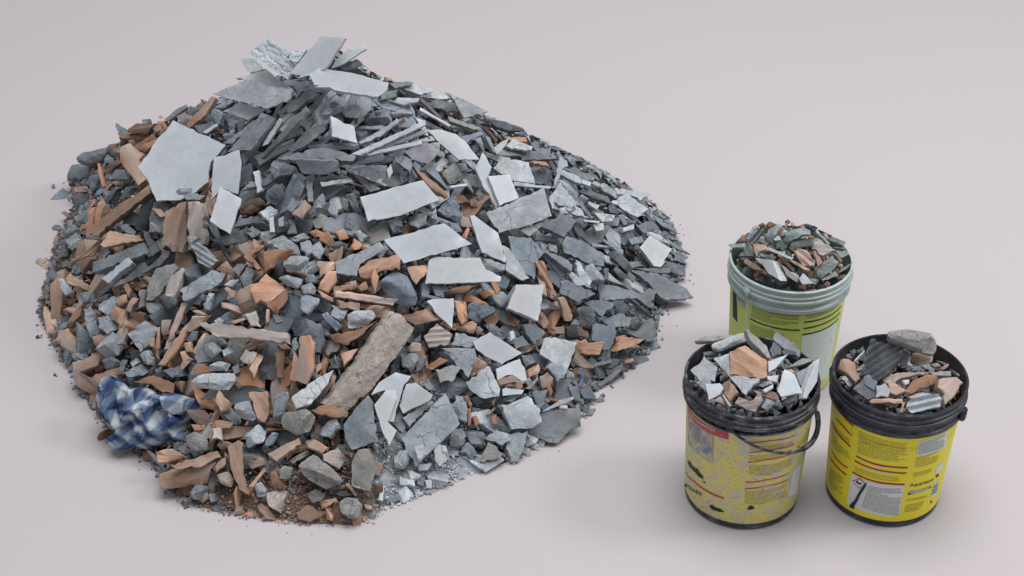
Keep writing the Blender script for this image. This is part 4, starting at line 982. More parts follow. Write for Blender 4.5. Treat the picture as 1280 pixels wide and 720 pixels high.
# ------------------------------------------------------------------ buckets
BH, BR = 0.34, 0.150
BK = []
g = on_z(926, 615); BK.append((g.x, g.y)); g = on_z(1102, 612); BK.append((g.x, g.y)); g = on_z(989, 322, BH); BK.append((g.x, g.y))
BNAME = ['front left bucket', 'front right bucket', 'green bucket']
def bk_surface(i):
    bx, by = BK[i]; up = (0.030, 0.018, 0.030)[i]; dome = (0.06, 0.055, 0.10)[i]
    def f(x, y):
        q = ((x - bx) ** 2 + (y - by) ** 2) / BR ** 2
        return BH - 0.035 + up + dome * (1 - q) if q < 1.15 else 0.0
    def s(u, v, lift):
        d = ray(u, v); t0 = (0.6 - HC) / d.z; t1 = -HC / d.z
        for k in range(240):
            p = CAM + d * (t0 + (t1 - t0) * k / 240)
            if p.z < f(p.x, p.y) + lift: return p
        z = BH + .02 + lift; return CAM + d * ((z - HC) / d.z)
    def nrm(p):
        return Vector(((p.x - bx) * 2 * dome / BR ** 2, (p.y - by) * 2 * dome / BR ** 2, 1)).normalized()
    return s, nrm, f
for win, k, col, lay, px, opt, short, label in parse(BUCKET):
    i = int(win) - 1; s, nrm, _f = bk_surface(i); opt['lift'] = opt.get('lift', 0) + (lay - 3) * .008
    add_fragment(k, col, px, lay, opt, s, nrm, BNAME[i], short, label)
def lathe(prof, n=96, caps=True):
    bm = bmesh.new(); rings = []
    for r_, z in prof:
        rings.append([bm.verts.new((r_ * math.cos(2 * math.pi * k / n), r_ * math.sin(2 * math.pi * k / n), z)) for k in range(n)])
    for A, B in zip(rings, rings[1:]):
        for k in range(n): bm.faces.new((A[k], A[(k + 1) % n], B[(k + 1) % n], B[k]))
    if caps: bm.faces.new(rings[0][::-1])
    for f in bm.faces: f.smooth = True
    bmesh.ops.recalc_face_normals(bm, faces=bm.faces[:])
    me = bpy.data.meshes.new('lathe'); bm.to_mesh(me); bm.free(); me.set_sharp_from_angle(angle=math.radians(40)); return me
def rbody(z): return 0.1285 + (0.1405 - 0.1285) * z / 0.28      # outer radius of the tapering wall
def plastic(name, base, scuff, amt, scale=30, rough=.42):
    m, nt, b = new_mat(name); L = nt.links.new
    tc = nd(nt, 'ShaderNodeTexCoord'); mp = nd(nt, 'ShaderNodeMapping'); mp.inputs['Scale'].default_value = (1, 1, 3); L(tc.outputs['Object'], mp.inputs['Vector'])
    n1 = nd(nt, 'ShaderNodeTexNoise', i_Scale=scale, i_Detail=7.0, i_Roughness=.7); L(mp.outputs[0], n1.inputs['Vector'])
    n2 = nd(nt, 'ShaderNodeTexNoise', i_Scale=scale * 5, i_Detail=4.0, i_Roughness=.7); L(tc.outputs['Object'], n2.inputs['Vector'])
    f = ramp(nt, n1.outputs['Fac'], [(.50, (0, 0, 0)), (.66, (amt,) * 3)])
    f2 = ramp(nt, n2.outputs['Fac'], [(.60, (0, 0, 0)), (.70, (amt * .7,) * 3)])
    c = mix(nt, base, scuff, f); c = mix(nt, c, scuff, f2); L(c, b.inputs['Base Color'])
    b.inputs['Roughness'].default_value = rough; bump(nt, b, n1.outputs['Fac'], .06, .001); return m
def printed(name, base, worn, amt, dark=(.02, .02, .02), damt=.8, scale=20, thr=.52, dthr=.68):
    """a printed label: flat ink, scuffed to paper in blotches and specked with dirt"""
    m, nt, b = new_mat(name); L = nt.links.new; tc = nd(nt, 'ShaderNodeTexCoord')
    n1 = nd(nt, 'ShaderNodeTexNoise', i_Scale=scale, i_Detail=6.0, i_Roughness=.68); L(tc.outputs['Object'], n1.inputs['Vector'])
    n2 = nd(nt, 'ShaderNodeTexNoise', i_Scale=scale * 5.5, i_Detail=3.0, i_Roughness=.6); L(tc.outputs['Object'], n2.inputs['Vector'])
    n3 = nd(nt, 'ShaderNodeTexNoise', i_Scale=scale * 9, i_Detail=3.0, i_Roughness=.6); L(tc.outputs['Object'], n3.inputs['Vector'])
    c = mix(nt, base, worn, ramp(nt, n1.outputs['Fac'], [(thr, (0, 0, 0)), (thr + .16, (amt,) * 3)]))
    c = mix(nt, c, worn, ramp(nt, n3.outputs['Fac'], [(.57, (0, 0, 0)), (.68, (amt * .8,) * 3)]))
    c = mix(nt, c, dark, ramp(nt, n2.outputs['Fac'], [(dthr, (0, 0, 0)), (dthr + .05, (damt,) * 3)]))
    L(c, b.inputs['Base Color']); b.inputs['Roughness'].default_value = .5; b.inputs['Specular IOR Level'].default_value = .35
    bump(nt, b, n1.outputs['Fac'], .15, .001); return m
def cone_uv(i, u, v, z0=0.0):
    """angle and height on bucket i's wall seen at a photo pixel"""
    bx, by = BK[i]; d = ray(u, v); t = (BH - HC) / d.z; t1 = -HC / d.z; best = None
    for k in range(600):
        p = CAM + d * (t + (t1 - t) * k / 600); q = math.hypot(p.x - bx, p.y - by) - rbody(p.z)
        if q <= 0: return math.atan2(p.y - by, p.x - bx), p.z
        if best is None or q < best[0]: best = (q, p)
    p = best[1]; return math.atan2(p.y - by, p.x - bx), p.z
def sheet(a0, a1, z0, z1, off, n=None, quad=None):
    """a printed area bent round the wall, standing off it by off; quad gives four (angle, height) corners instead"""
    bm = bmesh.new(); n = n or max(2, int(abs(a1 - a0) / .06)); k = max(1, int(abs(z1 - z0) / .02)) if not quad else 2
    V = []
    for i in range(n + 1):
        row = []
        for j in range(k + 1):
            s, t = i / n, j / k
            if quad:
                (a, b), (c, d), (e, f), (g_, h) = quad
                A = (a * (1 - t) + g_ * t) * (1 - s) + (c * (1 - t) + e * t) * s; Z = (b * (1 - t) + h * t) * (1 - s) + (d * (1 - t) + f * t) * s
            else: A = a0 + (a1 - a0) * s; Z = z0 + (z1 - z0) * t
            r_ = rbody(Z) + off; row.append(bm.verts.new((r_ * math.cos(A), r_ * math.sin(A), Z)))
        V.append(row)
    for i in range(n):
        for j in range(k):
            f = bm.faces.new((V[i][j], V[i + 1][j], V[i + 1][j + 1], V[i][j + 1])); f.smooth = True
    bmesh.ops.recalc_face_normals(bm, faces=bm.faces[:])
    me = bpy.data.meshes.new('sheet'); bm.to_mesh(me); bm.free()
    if me.polygons[0].normal.dot(Vector(me.polygons[0].center).to_2d().to_3d()) < 0: me.flip_normals()
    return me
def lettering(txt, i, u0, v0, u1, v1, hgt, off, bold=0.0, squash=True):
    """words bent round the wall from pixel u0, v0 (start of baseline) to u1, v1 (its end)"""
    cu = bpy.data.curves.new('t', 'FONT'); cu.body = txt; cu.size = 1; cu.offset = bold; cu.resolution_u = 3
    to = bpy.data.objects.new('t', cu); C.objects.link(to); bpy.context.view_layer.update()
    me = bpy.data.meshes.new_from_object(to.evaluated_get(bpy.context.evaluated_depsgraph_get())); bpy.data.objects.remove(to)
    a0, z0 = cone_uv(i, u0, v0); a1, z1 = cone_uv(i, u1, v1)
    w = max(v.co.x for v in me.vertices)
    for v in me.vertices:
        s = v.co.x / w; A = a0 + (a1 - a0) * s; Z = z0 + (z1 - z0) * s + v.co.y * hgt; r_ = rbody(Z) + off
        v.co = (r_ * math.cos(A), r_ * math.sin(A), Z)
    return me
def small_print(i, quad_px, lines, off, seed, gap=.3, lh=.45):
    """rows of tiny unreadable print inside the pixel quad (top left, top right, bottom right, bottom left)"""
    r = random.Random(seed); q = [cone_uv(i, *p) for p in quad_px]; bm = bmesh.new()
    for k in range(lines):
        t = (k + .5) / lines; h = lh / lines
        s = 0.0; end = 1.0 if r.random() > .2 else r.uniform(.4, .9)
        while s < end:
            w = r.uniform(.02, .08)
            if s + w > end: break
            ring = []
            for ss, tt in ((s, t), (s + w, t), (s + w, t + h), (s, t + h)):
                A = (q[0][0] * (1 - tt) + q[3][0] * tt) * (1 - ss) + (q[1][0] * (1 - tt) + q[2][0] * tt) * ss
                Z = (q[0][1] * (1 - tt) + q[3][1] * tt) * (1 - ss) + (q[1][1] * (1 - tt) + q[2][1] * tt) * ss
                r_ = rbody(Z) + off; ring.append(bm.verts.new((r_ * math.cos(A), r_ * math.sin(A), Z)))
            bm.faces.new(ring); s += w + r.uniform(.006, .02)
    bmesh.ops.recalc_face_normals(bm, faces=bm.faces[:])
    me = bpy.data.meshes.new('print'); bm.to_mesh(me); bm.free(); return me
def band_px(i, pts, hgt, off):
    """a printed bar of given height following pixels along its middle line"""
    q = [cone_uv(i, *p) for p in pts]; bm = bmesh.new(); V = []
    for (a, z), (b, y) in zip(q, q[1:]):
        n = max(2, int(abs(b - a) / .05))
        for k in range(n + (1 if (b, y) == q[-1] else 0)):
            s = k / n; V.append((a + (b - a) * s, z + (y - z) * s))
    R = [[bm.verts.new(((rbody(Z) + off) * math.cos(A), (rbody(Z) + off) * math.sin(A), Z + d)) for d in (-hgt / 2, hgt / 2)] for A, Z in V]
    for a, b in zip(R, R[1:]): bm.faces.new((a[0], b[0], b[1], a[1])).smooth = True
    bmesh.ops.recalc_face_normals(bm, faces=bm.faces[:])
    me = bpy.data.meshes.new('bar'); bm.to_mesh(me); bm.free(); return me
def patch_px(i, pts, off):
    q = [cone_uv(i, *p) for p in pts]; bm = bmesh.new()
    vs = [bm.verts.new(((rbody(Z) + off) * math.cos(A), (rbody(Z) + off) * math.sin(A), Z)) for A, Z in q]
    f = bm.faces.new(vs); bmesh.ops.triangulate(bm, faces=[f]); bmesh.ops.recalc_face_normals(bm, faces=bm.faces[:])
    me = bpy.data.meshes.new('patch'); bm.to_mesh(me); bm.free(); return me
def panel_px(i, quad_px, off):
    return sheet(0, 0, 0, 0, off, n=8, quad=[cone_uv(i, *p) for p in quad_px])
def tube(pts, rad, n=8):
    bm = bmesh.new(); rings = []
    for k, p in enumerate(pts):
        d = (pts[min(k + 1, len(pts) - 1)] - pts[max(k - 1, 0)]).normalized(); a = d.orthogonal().normalized(); 
        a = (Vector((0, 0, 1)) - d * d.z).normalized() if abs(d.z) < .95 else a; b = d.cross(a)
        rings.append([bm.verts.new(p + a * rad * math.cos(6.2832 * j / n) + b * rad * math.sin(6.2832 * j / n)) for j in range(n)])
    for A, B in zip(rings, rings[1:]):
        for j in range(n): bm.faces.new((A[j], A[(j + 1) % n], B[(j + 1) % n], B[j])).smooth = True
    bm.faces.new(rings[0][::-1]); bm.faces.new(rings[-1]); bmesh.ops.recalc_face_normals(bm, faces=bm.faces[:])
    me = bpy.data.meshes.new('tube'); bm.to_mesh(me); bm.free(); return me
def ear(ang, z, w=.022, h=.03, d=.012, r0=.147):
    bm = bmesh.new(); bmesh.ops.create_cube(bm, size=1)
    for v in bm.verts: v.co = Vector((v.co.x * d, v.co.y * w * (1 if v.co.z > 0 else .7), v.co.z * h))
    bmesh.ops.bevel(bm, geom=bm.edges[:], offset=.003, segments=2, affect='EDGES')
    for f in bm.faces: f.smooth = True
    me = bpy.data.meshes.new('ear'); bm.to_mesh(me); bm.free()
    me.transform(Matrix.Rotation(ang, 4, 'Z') @ Matrix.Translation((r0, 0, z))); return me
P = {'black': plastic('black_plastic', (.012, .014, .02), (.26, .29, .33), .6), 'navy': plastic('navy_plastic', (.008, .011, .022), (.16, .19, .25), .38),
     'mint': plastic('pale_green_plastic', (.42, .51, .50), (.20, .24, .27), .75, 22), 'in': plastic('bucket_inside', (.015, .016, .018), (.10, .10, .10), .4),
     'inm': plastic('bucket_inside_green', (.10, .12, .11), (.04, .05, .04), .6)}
I_ = {'yel_old': printed('worn_yellow_label', (.64, .56, .13), (.47, .455, .44), .85, (.20, .19, .23), .7, 34, .45, .59), 'yel': printed('yellow_label', (.76, .66, .03), (.66, .62, .30), .35, (.05, .05, .04), .4, 12, .60, .74),
      'grn': printed('lime_label', (.54, .64, .15), (.48, .53, .34), .4, (.02, .03, .015), .9, 15, .54, .665), 'red_old': printed('worn_red_print', (.42, .05, .07), (.50, .40, .36), .7, scale=25),
      'red': printed('red_print', (.36, .015, .02), (.5, .3, .25), .25, scale=25), 'ink': printed('black_print', (.03, .03, .03), (.25, .25, .2), .3), 'inkg': printed('dark_green_print', (.008, .03, .015), (.2, .3, .1), .25),
      'wht': printed('white_print', (.62, .66, .67), (.5, .52, .5), .4, (.03, .03, .03), .5), 'whtg': printed('mint_white_print', (.60, .70, .68), (.5, .6, .55), .3, (.01, .015, .01), .9, 15, .6, .69),
      'gry': printed('grey_print', (.33, .35, .30), (.5, .5, .4), .5), 'pho': printed('faded_picture_print', (.17, .20, .25), (.46, .44, .30), .95, scale=30, thr=.44), 'blu': printed('dark_picture_print', (.015, .018, .045), (.1, .1, .1), .4),
      'mar': printed('maroon_print', (.16, .03, .04), (.2, .1, .1), .3), 'text_y': printed('faint_print', (.33, .29, .06), (.5, .45, .1), .4), 'text_g': printed('faint_green_print', (.15, .22, .05), (.4, .5, .1), .3),
      'yhole': printed('bare_plastic_print', (.012, .013, .016), (.05, .05, .05), .4), 'yprint': printed('yellow_print', (.62, .52, .05), (.5, .45, .2), .3)}
def bucket(i, plastic_m, inner_m, label_m, label, z_lab=(0.02, 0.2755), zr=.2745):
    sq = lambda P_: [(r_, zr + (z - .2745) * (.3035 - zr) / .029 if .27 < z < .3035 and k < 8 else z) for k, (r_, z) in enumerate(P_)]
    root = bpy.data.objects.new('bucket', None); C.objects.link(root); root.location = (*BK[i], 0)
    tag(root, label, 'bucket', 'rubble buckets')
    rb = rbody
    link('body', lathe([(.118, .0), (.124, .0015), (rb(0) + .0005, .006), (rb(.019) + .0005, .019), (rb(.02), .0205), (rb(.30), .30)]), [P[plastic_m]], root)
    rim = link('rim', lathe(sq([(rb(.27) + .0004, .2745), (.1478, .2755), (.1492, .278), (.1492, .286), (.1455, .2885), (.1440, .2905), (.1440, .2985), (.1470, .3005), (.1508, .3035), (.1516, .307), (.1508, .3105), (.1476, .3125), (.1476, .316),
                            (.1496, .318), (.1496, .322), (.1468, .324), (.1468, .331), (.1492, .334), (.1492, .338), (.1470, BH), (.1435, BH), (.1425, .336), (.1385, .30), (.1325, .16), (.004, .155)]), caps=False), [P[plastic_m]], root)
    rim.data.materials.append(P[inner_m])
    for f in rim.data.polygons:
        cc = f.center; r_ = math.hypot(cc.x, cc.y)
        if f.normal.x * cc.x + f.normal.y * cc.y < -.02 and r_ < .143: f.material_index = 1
    lab = link('label', sheet(0, 2 * math.pi, z_lab[0], z_lab[1], .0008, 96), [I_[label_m]], root)
    return root, lab, rim
def pr(lab, name, me, mat): return link(name, me, [I_[mat]], lab)
# -- front left: worn yellow label, red bands, faded picture, torn patches, hanging handle
b0, l0, r0 = bucket(0, 'black', 'in', 'yel_old', 'scuffed yellow bucket with torn label and hanging black handle, heaped with tile and brick pieces', (.02, .2905), .2885)
# pixel helper windows: (850,500)/8 and (850,575)/8
w1 = lambda x, y: (850 + x / 8, 500 + y / 8); w2 = lambda x, y: (850 + x / 8, 575 + y / 8)
pr(l0, 'title_band', panel_px(0, [w1(85, 60), w1(490, 320), w1(488, 392), w1(85, 135)], .0014), 'red_old')
pr(l0, 'lettering', lettering('& CONCRETO', 0, *w1(100, 130), *w1(352, 312), .009, .0020, .01), 'wht')
pr(l0, 'faded_picture', panel_px(0, [w1(82, 150), w1(343, 352), w1(332, 630), w1(90, 430)], .0014), 'pho')
pr(l0, 'picture_detail', patch_px(0, [w1(110, 300), w1(230, 395), w1(175, 440), w1(170, 480), w1(110, 390)], .0019), 'yel_old')
for a, b in (((700, 422), (1155, 345)), ((690, 520), (1140, 435)), ((680, 618), (1130, 525))):
    m_ = ((a[0] + b[0]) / 2 - 30, (a[1] + b[1]) / 2 + 18)
    pr(l0, 'red_stripe', band_px(0, [w1(*a), w1(*m_), w1(*b)], .0035, .0014), 'red_old')
for a, b in (((655, 220), (1090, 125)), ((650, 282), (1080, 190))):
    m_ = ((a[0] + b[0]) / 2 - 20, (a[1] + b[1]) / 2 + 22)
    pr(l0, 'red_stripe', band_px(0, [w2(*a), w2(*m_), w2(*b)], .0035, .0014), 'red_old')
pr(l0, 'red_stripe', band_px(0, [w2(60, 110), w2(150, 215), w2(280, 310), w2(440, 378)], .0062, .0014), 'red_old')
pr(l0, 'white_panel', panel_px(0, [w2(1125, 105), w2(1205, 20), w2(1165, 330), w2(1075, 360)], .0013), 'wht')
pr(l0, 'lettering', lettering('nzolit', 0, *w2(80, 265), *w2(225, 358), .019, .0016, .012), 'ink')
for q, n_ in (([w1(700, 450), w1(1130, 375), w1(1130, 420), w1(700, 500)], 3), ([w1(690, 540), w1(1130, 460), w1(1120, 505), w1(690, 600)], 3), ([w1(690, 640), w1(1120, 560), w1(1110, 690), w1(690, 740)], 6), ([w2(650, 300), w2(1070, 215), w2(1060, 380), w2(650, 430)], 8)):
    pr(l0, 'small_print', small_print(0, q, n_, .0012, n_ * 7), 'text_y')
for q in ([w1(80, 605), w1(105, 610), w1(135, 660), w1(190, 690), w1(200, 735), w1(150, 715), w1(100, 660)], [w2(140, 95), w2(190, 105), w2(235, 160), w2(240, 190), w2(195, 165)], [w2(225, 205), w2(262, 215), w2(255, 232)],
          [w2(295, 460), w2(320, 440), w2(360, 470), w2(400, 480), w2(450, 515), w2(400, 515), w2(330, 492)], [w2(675, 492), w2(685, 455), w2(715, 448), w2(740, 470), w2(738, 485)], [w2(55, 235), w2(75, 240), w2(72, 275), w2(52, 260)],
          [w1(1165, 465), w1(1185, 458), w1(1180, 480)]):
    pr(l0, 'torn_patch', patch_px(0, q, .0024), 'yhole')
ea0, ez0 = cone_uv(0, 914, 529)
hz = ez0 - .006
pts = []
for k in range(41):
    s = k / 40; A = ea0 + math.pi * s; rr = .151 + .004 * math.sin(math.pi * s); wob = .0025 * math.sin(9 * s + 1)
    pts.append(Vector((rr * math.cos(A), rr * math.sin(A), hz - .084 * math.sin(math.pi * s) ** .75 + wob)))
hd = link('handle', tube(pts, .0034, 8), [P['black']], b0); hd['label'] = 'thin black hanging handle'
link('grip', tube(pts[15:27], .0062, 10), [P['black']], hd)
link('handle_ear', ear(ea0, hz + .006, .024, .026), [P['black']], b0); link('handle_ear', ear(ea0 + math.pi, hz + .006, .024, .026), [P['black']], b0)
# -- front right: bright yellow label with red bars, white warning panel
b1, l1, r1 = bucket(1, 'navy', 'in', 'yel', 'bright yellow bucket with dark navy rim and white hazard panel, holding ribbed slate and clay')
w3 = lambda x, y: (1025 + x / 8, 490 + y / 8); w4 = lambda x, y: (1025 + x / 8, 570 + y / 8); w5 = lambda x, y: (1080 + x / 9, 500 + y / 9)
pr(l1, 'white_edge', sheet(0, 2 * math.pi, .2705, .2735, .0012, 96), 'wht'); 
for a, m_, b in (((150, 130), (230, 225), (343, 340)), ((165, 260), (230, 330), (325, 435)), ((125, 290), (200, 430), (310, 543))):
    pr(l1, 'red_bar', band_px(1, [w3(*a), w3(*m_), w3(*b)], .0045, .0014), 'red')
for a, m_, b in (((130, -40), (190, 50), (280, 115)), ((100, 0), (160, 90), (268, 185))):
    pr(l1, 'red_bar', band_px(1, [w4(*a), w4(*m_), w4(*b)], .0045, .0014), 'red')
for a, m_, b in (((365, -5), (600, 88), (875, 112)), ((350, 42), (590, 138), (862, 168)), ((328, 155), (570, 255), (845, 280))):
    pr(l1, 'red_bar', band_px(1, [w4(*a), w4((a[0] + m_[0]) / 2 - 5, (a[1] + m_[1]) / 2 + 10), w4(*m_), w4((b[0] + m_[0]) / 2, (b[1] + m_[1]) / 2 + 6), w4(*b)], .0048, .0014), 'red')
pr(l1, 'small_print', small_print(1, [w4(545, 74), w4(655, 98), w4(655, 114), w4(545, 90)], 1, .0019, 545, lh=.8), 'wht')
pr(l1, 'lettering', lettering('ASSISTENCIA TECNICA', 1, *w4(450, 112), *w4(735, 178), .006, .0019, .01), 'wht')
pr(l1, 'small_print', small_print(1, [w4(500, 234), w4(640, 270), w4(640, 286), w4(500, 250)], 1, .0019, 500, lh=.8), 'wht')
wp = pr(l1, 'hazard_panel', panel_px(1, [w4(322, 180), w4(840, 292), w4(785, 598), w4(268, 465)], .0012), 'wht')
wp['label'] = 'white hazard panel with red diamond'
pr(l1, 'hazard_diamond', patch_px(1, [w4(402, 215), w4(465, 275), w4(392, 322), w4(328, 245)], .0017), 'red')
pr(l1, 'diamond_face', patch_px(1, [w4(402, 225), w4(454, 275), w4(393, 312), w4(339, 247)], .0022), 'wht')
pr(l1, 'hazard_mark', patch_px(1, [w4(360, 245), w4(385, 240), w4(395, 260), w4(425, 265), w4(420, 280), w4(390, 278), w4(372, 262)], .0027), 'ink')
pr(l1, 'torn_patch', patch_px(1, [w4(455, 265), w4(470, 268), w4(465, 295), w4(410, 380), w4(375, 455), w4(352, 490), w4(345, 525), w4(302, 505), w4(310, 475), w4(350, 440), w4(400, 345)], .0030), 'yhole')
pr(l1, 'small_print', small_print(1, [w4(490, 285), w4(830, 310), w4(790, 590), w4(420, 500)], 15, .0017, 5), 'gry')
pr(l1, 'small_print', small_print(1, [w3(395, 370), w3(880, 500), w3(870, 690), w3(375, 600)], 12, .0012, 6), 'text_y')
pr(l1, 'small_print', small_print(1, [w4(360, 90), w4(800, 195), w4(790, 250), w4(350, 145)], 3, .0012, 7), 'text_y')
for y0_, y1_ in ((200, 290), (330, 400), (440, 560)):
    pr(l1, 'small_print', small_print(1, [w3(130, y0_ - 60), w3(320, y0_ + 150), w3(300, y1_ + 130), w3(120, y1_ - 60)], 5, .0012, y0_), 'text_y')
pr(l1, 'small_print', small_print(1, [w4(110, 100), w4(250, 210), w4(230, 400), w4(90, 260)], 9, .0012, 9), 'text_y')
pr(l1, 'white_notice', panel_px(1, [w3(985, 490), w3(1270, 385), w3(1250, 545), w3(960, 632)], .0013), 'wht')
pr(l1, 'small_print', small_print(1, [w3(995, 500), w3(1250, 405), w3(1235, 540), w3(975, 618)], 9, .0018, 11), 'gry')
pr(l1, 'small_print', small_print(1, [w4(960, 5), w4(1190, -70), w4(1180, 40), w4(945, 110)], 6, .0012, 12), 'text_y')
pr(l1, 'small_print', small_print(1, [w4(930, 160), w4(1120, 110), w4(1115, 150), w4(930, 205)], 3, .0012, 13), 'text_y')
pr(l1, 'small_print', small_print(1, [w4(865, 425), w4(1085, 365), w4(1075, 400), w4(860, 445)], 3, .0012, 14), 'text_y')
pr(l1, 'small_print', small_print(1, [w4(855, 480), w4(1050, 430), w4(1010, 520), w4(840, 560)], 6, .0012, 15), 'text_y')
pr(l1, 'lettering', lettering('Aquartzom', 1, *w4(895, 303), *w4(1128, 240), .014, .0016, .012), 'ink')
pr(l1, 'grey_strip', panel_px(1, [w4(880, 350), w4(1108, 288), w4(1100, 318), w4(876, 385)], .0013), 'gry')
pr(l1, 'arrow_mark', patch_px(1, [w4(878, 372), w4(905, 365), w4(905, 382), w4(878, 385)], .0018), 'ink'); pr(l1, 'arrow_mark', patch_px(1, [w4(1085, 310), w4(1110, 298), w4(1105, 312), w4(1090, 322)], .0018), 'ink')
pr(l1, 'white_patch', panel_px(1, [w4(1160, 110), w4(1230, 40), w4(1215, 130), w4(1150, 175)], .0013), 'wht')
pr(l1, 'round_mark', patch_px(1, [w4(1148, 200), w4(1165, 180), w4(1185, 172), w4(1182, 195), w4(1160, 215)], .0014), 'ink')
bp = pr(l1, 'barcode_panel', panel_px(1, [w4(1135, 270), w4(1190, 225), w4(1165, 380), w4(1100, 412)], .0013), 'wht')
for k in range(6):
    t = .1 + k * .14; pr(l1, 'barcode_bar', band_px(1, [w4(1133 - 28 * t, 285 + 120 * t), w4(1183 - 22 * t, 245 + 125 * t)], .0028 if k % 2 else .0016, .0018), 'ink')
pr(l1, 'warning_mark', patch_px(1, [w4(1105, 435), w4(1120, 458), w4(1097, 470)], .0014), 'ink')
a_, _z = cone_uv(1, 1190, 520)
link('handle_ear', ear(a_ + .25, .287, .028, .028, .016, .15), [P['navy']], b1); link('handle_ear', ear(a_ + .25 + math.pi, .287, .028, .028, .016, .15), [P['navy']], b1)
# -- back: lime label, pale green plastic
b2, l2, r2 = bucket(2, 'mint', 'inm', 'grn', 'pale green bucket with lime green label behind the yellow ones, filled with small stones', (.006, .268))
w6 = lambda x, y: (900 + x / 8, 330 + y / 8)
pr(l2, 'dark_picture', panel_px(2, [w6(135, 190), w6(172, 250), w6(178, 580), w6(132, 520)], .0013), 'blu')
pr(l2, 'maroon_band', panel_px(2, [w6(140, 170), w6(285, 295), w6(280, 352), w6(150, 245)], .0018), 'mar')
pr(l2, 'name_plate', panel_px(2, [w6(170, 310), w6(255, 375), w6(252, 440), w6(170, 365)], .0018), 'gry')
pr(l2, 'small_print', small_print(2, [w6(178, 344), w6(245, 398), w6(245, 414), w6(178, 360)], 1, .0019, 178, lh=.8), 'wht')
pr(l2, 'white_seam', band_px(2, [w6(282, 300), w6(270, 560)], .002, .0013), 'whtg')
pr(l2, 'white_seam', patch_px(2, [w6(280, 300), w6(292, 305), w6(275, 640), w6(260, 635)], .0013), 'whtg')
for q in ([(315, 358), (480, 432), (610, 472), (820, 485)], [(300, 540), (460, 610), (620, 648), (795, 657)], [(840, 580), (1000, 550), (1110, 505), (1205, 420)], [(832, 642), (1000, 605), (1110, 555), (1195, 485)], [(822, 702), (1000, 665), (1100, 615), (1180, 545)]):
    pr(l2, 'dark_bar', band_px(2, [w6(*p) for p in q], .0042, .0014), 'inkg')
pr(l2, 'small_print', small_print(2, [w6(495, 436), w6(600, 464), w6(600, 480), w6(495, 452)], 1, .0019, 495, lh=.8), 'whtg'); pr(l2, 'small_print', small_print(2, [w6(470, 608), w6(562, 634), w6(562, 650), w6(470, 624)], 1, .0019, 470, lh=.8), 'whtg')
pr(l2, 'white_panel', panel_px(2, [w6(818, 715), w6(1175, 555), (1034, 470), (997, 480)], .0013), 'whtg')
for q, n_ in (([w6(325, 385), w6(800, 500), w6(790, 610), w6(310, 520)], 8), ([w6(860, 475), w6(1195, 370), w6(1190, 410), w6(860, 545)], 5), ([w6(305, 580), w6(640, 670), w6(640, 760), w6(300, 690)], 6)):
    pr(l2, 'small_print', small_print(2, q, n_, .0012, n_ * 3), 'text_g')
link('handle_ear', ear(cone_uv(2, 937, 372)[0], .306, .022, .026, .012, .15), [P['mint']], b2); link('handle_ear', ear(cone_uv(2, 937, 372)[0] + math.pi, .306, .022, .026, .012, .15), [P['mint']], b2)
# ------------------------------------------------------------------ loose rubble between the larger fragments
OUT_PX = FOOT_PX[:34] + [(858,322),(848,298),(832,270),(808,243),(762,222),(702,193),(655,166),(600,146),(540,122),(490,102),(445,84),(400,72),(350,92),(300,110),(262,124),(200,143),(148,160),(118,190)]
GW, GH = 640, 360
def in_poly(px, X, Y):
    r = np.zeros(X.shape, bool); n = len(px)
    for i in range(n):
        x1, y1 = px[i]; x2, y2 = px[(i + 1) % n]
        if y1 == y2: continue
        c = (y1 > Y) != (y2 > Y); r ^= c & (X < (x2 - x1) * (Y - y1) / (y2 - y1) + x1)
    return r
gx, gy = np.meshgrid(np.arange(GW) * 2 + 1.0, np.arange(GH) * 2 + 1.0)
occ = ~in_poly(OUT_PX, gx, gy)
CLOTH_Q = [(215,185),(250,112),(290,98),(320,125),(355,160),(425,152),(475,185),(520,178),(600,192),(655,200),(700,238),(625,247),(590,300),(575,370),(505,375),(480,388),(375,392),(300,408),(272,382),(300,340),(255,290),(222,230)]
CLOTH_PX = [(60 + a / 3.272, 440 + b / 3.272) for a, b in CLOTH_Q]
for p in PIECES: occ |= in_poly(p['poly'], gx, gy)
occ |= in_poly(CLOTH_PX, gx, gy)
def brown(u, v):
    if v > 600 and u < 478: return .66
    if u < 470 and v > 290: return .54
    if u < 270: return .55
    if 470 <= u < 740 and 335 < v < 480: return .34
    if 300 < u < 600 and 225 < v < 345: return .15
    if 590 < u < 680 and v >= 480: return .2
    return .05
def greys(u, v):
    if v > 525 and u > 470: return rng.choice(['l', 'l', 'lg', 'wl', 'lb', 'lg'])
    if u > 560 or v < 250: return rng.choice(['l', 'lg', 'g', 'b', 'g', 'lb', 'dg', 'bg', 'bg', 'db'])
    if u < 220: return rng.choice(['g', 'dg', 'g', 'yg', 'lg', 'b', 'd'])
    return rng.choice(['b', 'g', 'lg', 'dg', 'lb', 'db', 'g', 'yg'])
def rand_poly(r, n, asp):
    a0 = r.uniform(0, 6.28); an = sorted(a0 + 6.2832 * (i + r.uniform(-.33, .33)) / n for i in range(n))
    return [(.019 * math.cos(a) * asp * r.uniform(.75, 1.15), .019 * math.sin(a) / asp * r.uniform(.75, 1.15)) for a in an]
LIB = {'C': [], 'P': [], 'B': []}
